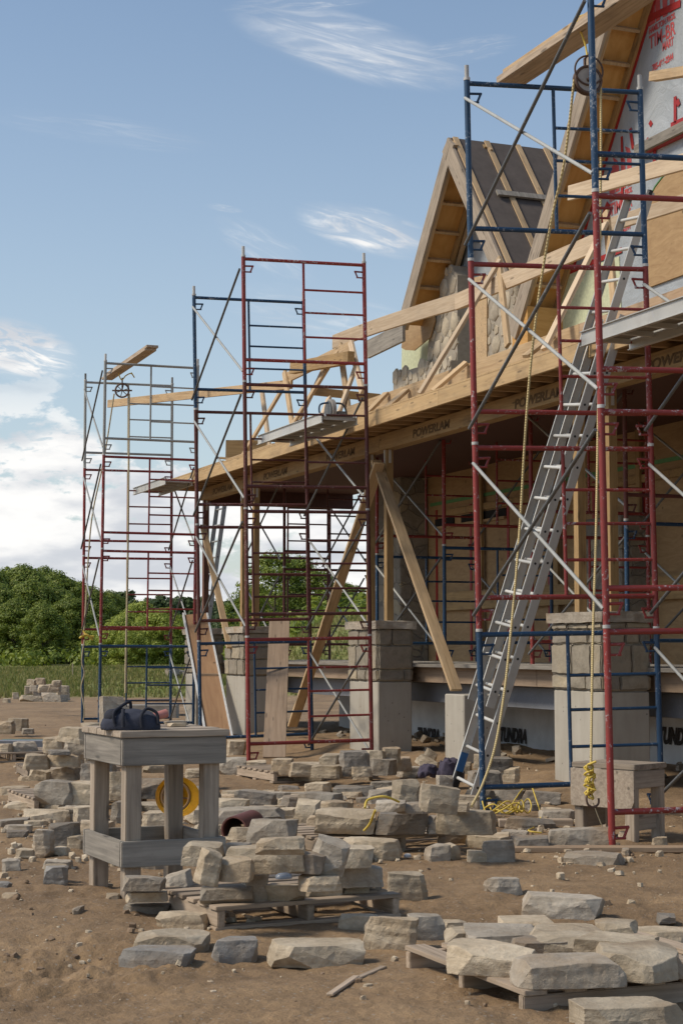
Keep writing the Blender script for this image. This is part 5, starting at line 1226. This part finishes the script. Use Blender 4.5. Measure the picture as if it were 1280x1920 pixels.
for desc, lst, grp in STONES:
    order = sorted(range(len(lst)), key=lambda i: (lst[i][0]+lst[i][1]))
    rank = {i: k for k, i in enumerate(order)}
    for i, (x0, x1, yt, yb, z, col, d_, roll, rz) in enumerate(lst):
        seed += 1; cx = (x0+x1)/2
        p = gz(cx, yb, z); D = depth_of(p); s_ = FPX/D; w_ = (x1-x0)/s_
        dep = max(min(w_*d_, .55), .12); ang = (yb-1220)/FPX
        hh = max(((yb-yt)/s_-dep*ang)*.98, .04)
        if roll: hh *= .92
        rot = (YAW*-1)+(rz if rz is not None else random.Random(seed).uniform(-.28, .22))
        me = rock_mesh(seed, w_/2*1.0, dep/2, hh/2, LIME[col])
        fwd = Vector((math.sin(YAW), math.cos(YAW), 0)); c = p+fwd*dep*.5
        c.z = z - .012 + (min(height(c.x, c.y), .12) if z < .09 else 0)
        mw = Euler((0, roll, rot), 'XYZ').to_matrix().to_4x4(); mw.translation = c
        ar = w_/hh; shp = 'flat slab' if ar > 2.6 else ('upright stone' if ar < .85 else 'block')
        sz = 'large' if w_ > .42 else ('small' if w_ < .2 else '')
        lb = f'{sz} {CW[col]} {shp}, {ORD[rank[i]] if rank[i] < 20 else ("twenty-first","twenty-second","twenty-third")[rank[i]-20]} from the left in {desc}'.strip()
        if len(lb.split()) > 16: lb = lb.replace('large ', '').replace('small ', '')
        tag(link('stone', me, None, mw), lb, 'stone', grp)
# stone block standing on the table
bs = TT+Vector((-.22, .22, 0)); q = gy(212, 1360, bs.y); bs.x = q.x
tag(link('stone', rock_mesh(77, .075, .06, .085, LIME['grey']), None, Matrix.Translation(bs)), 'squared pale stone block standing on the back of the work table', 'stone')
q = gy(322, 1330, TT.y+.30)
tag(link('stone', rock_mesh(78, .05, .05, .01, LIME['tan']), None, Matrix.Translation(TT+Vector((.15, .05, 0)))), 'thin stone chip on the right half of the table top', 'stone')
tag(link('stone', rock_mesh(79, .07, .05, .012, LIME['grey']), None, Matrix.Translation(TT+Vector((.2, .25, 0)))), 'thin grey stone flake on the back right of the table top', 'stone')
# bucket just behind the table
bq = Vector((bs.x-.10, bs.y+.9, 0)); qq = gy(196, 1368, bq.y)
# ------------------------------------------------------------------ gravel, chips and clods on the dirt
rr = random.Random(5)
chips = [rock_mesh(500+i, .5, .4, .18+.1*(i % 3), None, n_=2) for i in range(6)]
def scatter(name, items, m, lb=None):
    V, Fc = [], []
    for (me_, loc, s_, rz, tl) in items:
        b0_ = len(V); mt = Euler((tl, tl*.7, rz)).to_matrix()
        V += [tuple(Vector(loc)+(mt @ v.co)*s_) for v in me_.vertices]; Fc += [tuple(b0_+k for k in p.vertices) for p in me_.polygons]
    me_ = bpy.data.meshes.new(name); me_.from_pydata(V, [], Fc); me_.materials.append(m)
    o = link(name, me_); return tag(o, kind='stuff')
its, itc = [], []
for i in range(2400):
    D = 5.6*math.exp(rr.random()*1.75); lat = rr.uniform(-.26, .27)*D
    x, y = fv.x*D+rv.x*lat, fv.y*D+rv.y*lat
    k = noise.noise(Vector((x*.9, y*.9, 20)))
    if rr.random() > .12+.9*max(0, k+.15): continue
    s_ = rr.choice((.008, .010, .012, .018, .022, .035))*(.7+.6*rr.random())*(1.15 if D > 9 else .85)
    (its if rr.random() < .75 else itc).append((rr.choice(chips), (x, y, height(x, y)-.1*s_), s_, rr.random()*6.3, rr.uniform(-.4, .4)))
for i in range(900):      # chippings round the piles
    c_ = rr.choice([(60, 1560), (120, 1600), (560, 1600), (700, 1600), (430, 1700), (1000, 1560), (860, 1480), (1100, 1600), (350, 1560), (640, 1500), (300, 1620)])
    p = gz(c_[0]+rr.gauss(0, 70), max(1400, c_[1]+rr.gauss(0, 22)), 0)
    its.append((rr.choice(chips), (p.x, p.y, height(p.x, p.y)), rr.choice((.010, .014, .02, .03, .05)), rr.random()*6.3, rr.uniform(-.3, .3)))
for i in range(420):      # chips lying on the lower right pallet
    a_, b_ = rr.uniform(850, 1290), rr.uniform(1735, 1835)
    p = gz(a_, b_, .125 if rr.random() < .5 else .21); 
    if False: its.append(None)
scatter('gravel_chips', its, LIME['tan'])
CLOD = plain('dirt_clod', (.21, .145, .09), .95, .5, 30)
for i in range(60):
    u_, v_ = rr.gauss(0, 1), rr.gauss(0, 1); p = gz(130+u_*150, max(1640, min(1915, 1760+v_*60)), 0)
    itc.append((rr.choice(chips), (p.x, p.y, height(p.x, p.y)-.004), rr.choice((.008, .012, .02, .035)), rr.random()*6.3, rr.uniform(-.6, .6)))
scatter('dirt_clods', itc, CLOD)
its = []
for i in range(200):      # grey rubble beyond the far tower and under the porch
    p = gz(rr.uniform(320, 376), rr.uniform(1290, 1300), .0); p.z = height(p.x, p.y); its.append((rr.choice(chips), p, rr.uniform(.15, .45), rr.random()*6, rr.uniform(-.5, .5)))
for i in range(110):
    x, y = rr.uniform(8.9, 10.9), rr.uniform(12, 25); its.append((rr.choice(chips), (x, y, height(x, y)), rr.uniform(.04, .14), rr.random()*6, rr.uniform(-.5, .5)))
scatter('rubble', its, LIME['grey'])

# ------------------------------------------------------------------ trees
def leaf_blob(V, Fc, rr, cx, cy, cz, rx, rz_, n_, ls):
    for i in range(n_):
        d = Vector((rr.gauss(0, 1), rr.gauss(0, 1), rr.gauss(0, 1))).normalized(); q = rr.random()**.35
        c = Vector((cx+d.x*rx*q, cy+d.y*rx*q, cz+d.z*rz_*q)); nrm = (d+Vector((rr.uniform(-.6, .6), rr.uniform(-.6, .6), rr.uniform(-.2, 1.0)))).normalized()
        a_ = nrm.orthogonal().normalized(); a_ = (Matrix.Rotation(rr.random()*6.28, 3, nrm) @ a_); b_ = nrm.cross(a_); s_ = ls*rr.uniform(.6, 1.4); k = len(V)
        V += [tuple(c+a_*s_), tuple(c+b_*s_*.55), tuple(c-a_*s_), tuple(c-b_*s_*.55)]; Fc.append((k, k+1, k+2, k+3))
def crown_mesh(seed, h, r_, base, clumps, nl, ls, m, lobes=1.):
    rr = random.Random(seed); V, Fc = [], []
    for k in range(clumps):
        t_ = rr.random()**.8; z = base+(h-base)*t_; prof = math.sin(math.pi*min(1, .14+t_*.86))**.6
        a_ = rr.random()*6.28; q = r_*prof*rr.uniform(.45, 1.0)*lobes
        leaf_blob(V, Fc, rr, math.cos(a_)*q, math.sin(a_)*q, z, r_*rr.uniform(.16, .34), r_*rr.uniform(.12, .26), nl, ls)
    me_ = bpy.data.meshes.new('crown'); me_.from_pydata(V, [], Fc); me_.materials.append(m); return me_
def trunk_mesh(seed, h, r_):
    rr = random.Random(seed); bm = bmesh.new(); top = Vector((rr.uniform(-.3, .3), rr.uniform(-.3, .3), h*.85))
    bm_tube(bm, smoothcurve([(0, 0, -.3), (rr.uniform(-.1, .1), 0, h*.3), tuple(top*.65), tuple(top)], 4), [r_*(1-.85*i/12) for i in range(13)], 8)
    for k in range(9):
        z = h*rr.uniform(.22, .75); a_ = rr.random()*6.28; l_ = h*rr.uniform(.15, .3); b_ = Vector((top.x*z/h, top.y*z/h, z))
        bm_tube(bm, [b_, b_+Vector((math.cos(a_)*l_*.5, math.sin(a_)*l_*.5, l_*.35)), b_+Vector((math.cos(a_)*l_, math.sin(a_)*l_, l_*.9))], [r_*.4, r_*.25, r_*.08], 6)
    return mesh_from(bm, 'trunk', BARK, 60)
TV = {'mid': [(crown_mesh(s, 11, 4.6, .6, 150, 190, .17, LEAFA), trunk_mesh(s, 10, .28)) for s in (1, 2, 3)],
      'dark': [(crown_mesh(s, 10, 4.4, .5, 75, 100, .38, LEAFB), trunk_mesh(s, 9, .25)) for s in (4, 5)],
      'light': [(crown_mesh(s, 6, 3.6, .2, 90, 200, .13, LEAFC), trunk_mesh(s, 5.5, .16)) for s in (6, 7)],
      'open': [(crown_mesh(s, 12, 4.6, 3.2, 85, 120, .17, LEAFA), trunk_mesh(s, 11.5, .26)) for s in (8, 9)]}
def tree(kind, px, D, top, label, group, wd=None):
    """crown top at picture row `top`, standing at depth D in the direction of column px"""
    d = ray(px, 1220); p = CAM+d*(D/d.dot(fv)); z = height(p.x, p.y); H_ = EYE+(1222-top)*D/FPX-z
    vr = TV[kind]; cr, tk = vr[rr.randrange(len(vr))]; nat = {'mid': 11, 'dark': 10, 'light': 6, 'open': 12}[kind]
    sz = H_/nat; sw = wd or sz
    e = empty({'mid': 'broadleaf_tree', 'dark': 'forest_tree', 'light': 'bushy_tree', 'open': 'open_crowned_tree'}[kind], (p.x, p.y, z), label, 'tree', group, rr.random()*6.28)
    e.scale = (sw, sw, sz); link('crown', cr, e); link('trunk', tk, e)
rr = random.Random(11)
G1 = [(-60, 215, 1075), (-25, 190, 1068), (12, 205, 1072), (45, 195, 1066), (78, 210, 1070), (108, 200, 1078), (-5, 175, 1100), (60, 178, 1090), (100, 180, 1100), (140, 205, 1092), (28, 165, 1125), (-45, 170, 1110), (80, 160, 1135), (172, 200, 1105), (205, 210, 1112), (128, 172, 1120), (-85, 180, 1080), (-120, 195, 1070)]
for i, (px, D, top) in enumerate(sorted(G1)):
    tree('mid', px, D, top+6, f'dense green broadleaf tree, {ORD[i]} from the left in the grove at the left edge', 'trees in the left grove')
G2 = [(225, 150, 1165), (262, 155, 1140), (300, 150, 1150), (332, 152, 1172), (186, 160, 1180), (246, 148, 1185), (285, 149, 1180)]
for i, (px, D, top) in enumerate(sorted(G2)):
    tree('light', px, D, top, f'low yellow green bushy tree, {ORD[i]} from the left beyond the far left tower', 'low bushy trees beyond the far left tower')
G3 = [(515, 150, 1045), (560, 158, 1052), (600, 150, 1078), (640, 165, 1098), (480, 170, 1105)]
for i, (px, D, top) in enumerate(sorted(G3)):
    tree('open', px, D, top, f'taller open crowned tree, {ORD[i]} from the left behind the porch posts', 'taller trees seen through the porch', .75)
G4 = [(x_, rr.uniform(300, 380), rr.uniform(1118, 1138)) for x_ in range(190, 800, 22)]
for i, (px, D, top) in enumerate(sorted(G4)):
    tree('dark', px, D, top, 'dark tree in the distant wood line at the horizon behind the scaffolds', 'trees of the distant wood line')
V, Fc = [], []
for x_ in range(-900, 2600, 9):      # far wood that reads as one mass
    D = rr.uniform(420, 520); d = ray(x_, 1220); p = CAM+d*(D/d.dot(fv)); leaf_blob(V, Fc, rr, p.x, p.y, rr.uniform(2, 9), 6, 6, 70, .9)
me_ = bpy.data.meshes.new('far_wood'); me_.from_pydata(V, [], Fc); me_.materials.append(LEAFB)
tag(link('far_wood', me_), kind='stuff')
# undergrowth at the foot of the grove
V, Fc = [], []
for k in range(520):
    px = rr.uniform(-200, 760); D = rr.uniform(150, 200) if px < 420 else rr.uniform(95, 190); d = ray(px, 1220); p = CAM+d*(D/d.dot(fv))
    leaf_blob(V, Fc, rr, p.x, p.y, height(p.x, p.y)+rr.uniform(.2, 1.1), rr.uniform(.8, 2.2), rr.uniform(.6, 1.5), 60, .22)
me_ = bpy.data.meshes.new('undergrowth'); me_.from_pydata(V, [], Fc); me_.materials.append(LEAFA); tag(link('undergrowth', me_), kind='stuff')
# tall grass
V, Fc = [], []
for i in range(60000):
    D = 46+rr.random()**1.6*95; lat = rr.uniform(-.24, .12)*D; x, y = fv.x*D+rv.x*lat, fv.y*D+rv.y*lat
    if grassy(x, y) < rr.random()*.9+.1: continue
    z = height(x, y); h_ = rr.uniform(.05, .22)*(1+.6*noise.noise(Vector((x*.15, y*.15, 0)))); w_ = .012+.0006*D; a_ = rr.random()*6.28; lx, ly = rr.uniform(-.3, .3)*h_, rr.uniform(-.3, .3)*h_
    k = len(V); V += [(x-math.cos(a_)*w_, y-math.sin(a_)*w_, z-.02), (x+math.cos(a_)*w_, y+math.sin(a_)*w_, z-.02), (x+lx, y+ly, z+h_)]; Fc.append((k, k+1, k+2))
me_ = bpy.data.meshes.new('tall_grass'); me_.from_pydata(V, [], Fc); me_.materials.append(GRASSM); tag(link('tall_grass', me_), kind='stuff')
for (px, py) in ((136, 1270),):
    p = gz(px, 1272, 0); p.z = height(p.x, p.y); tag(board('survey_stake', p, p+Vector((0, 0, .75)), .05, .03, W['pale'], None, (1, 0, 0)), 'thin pale stake standing in the field grass', 'stake')
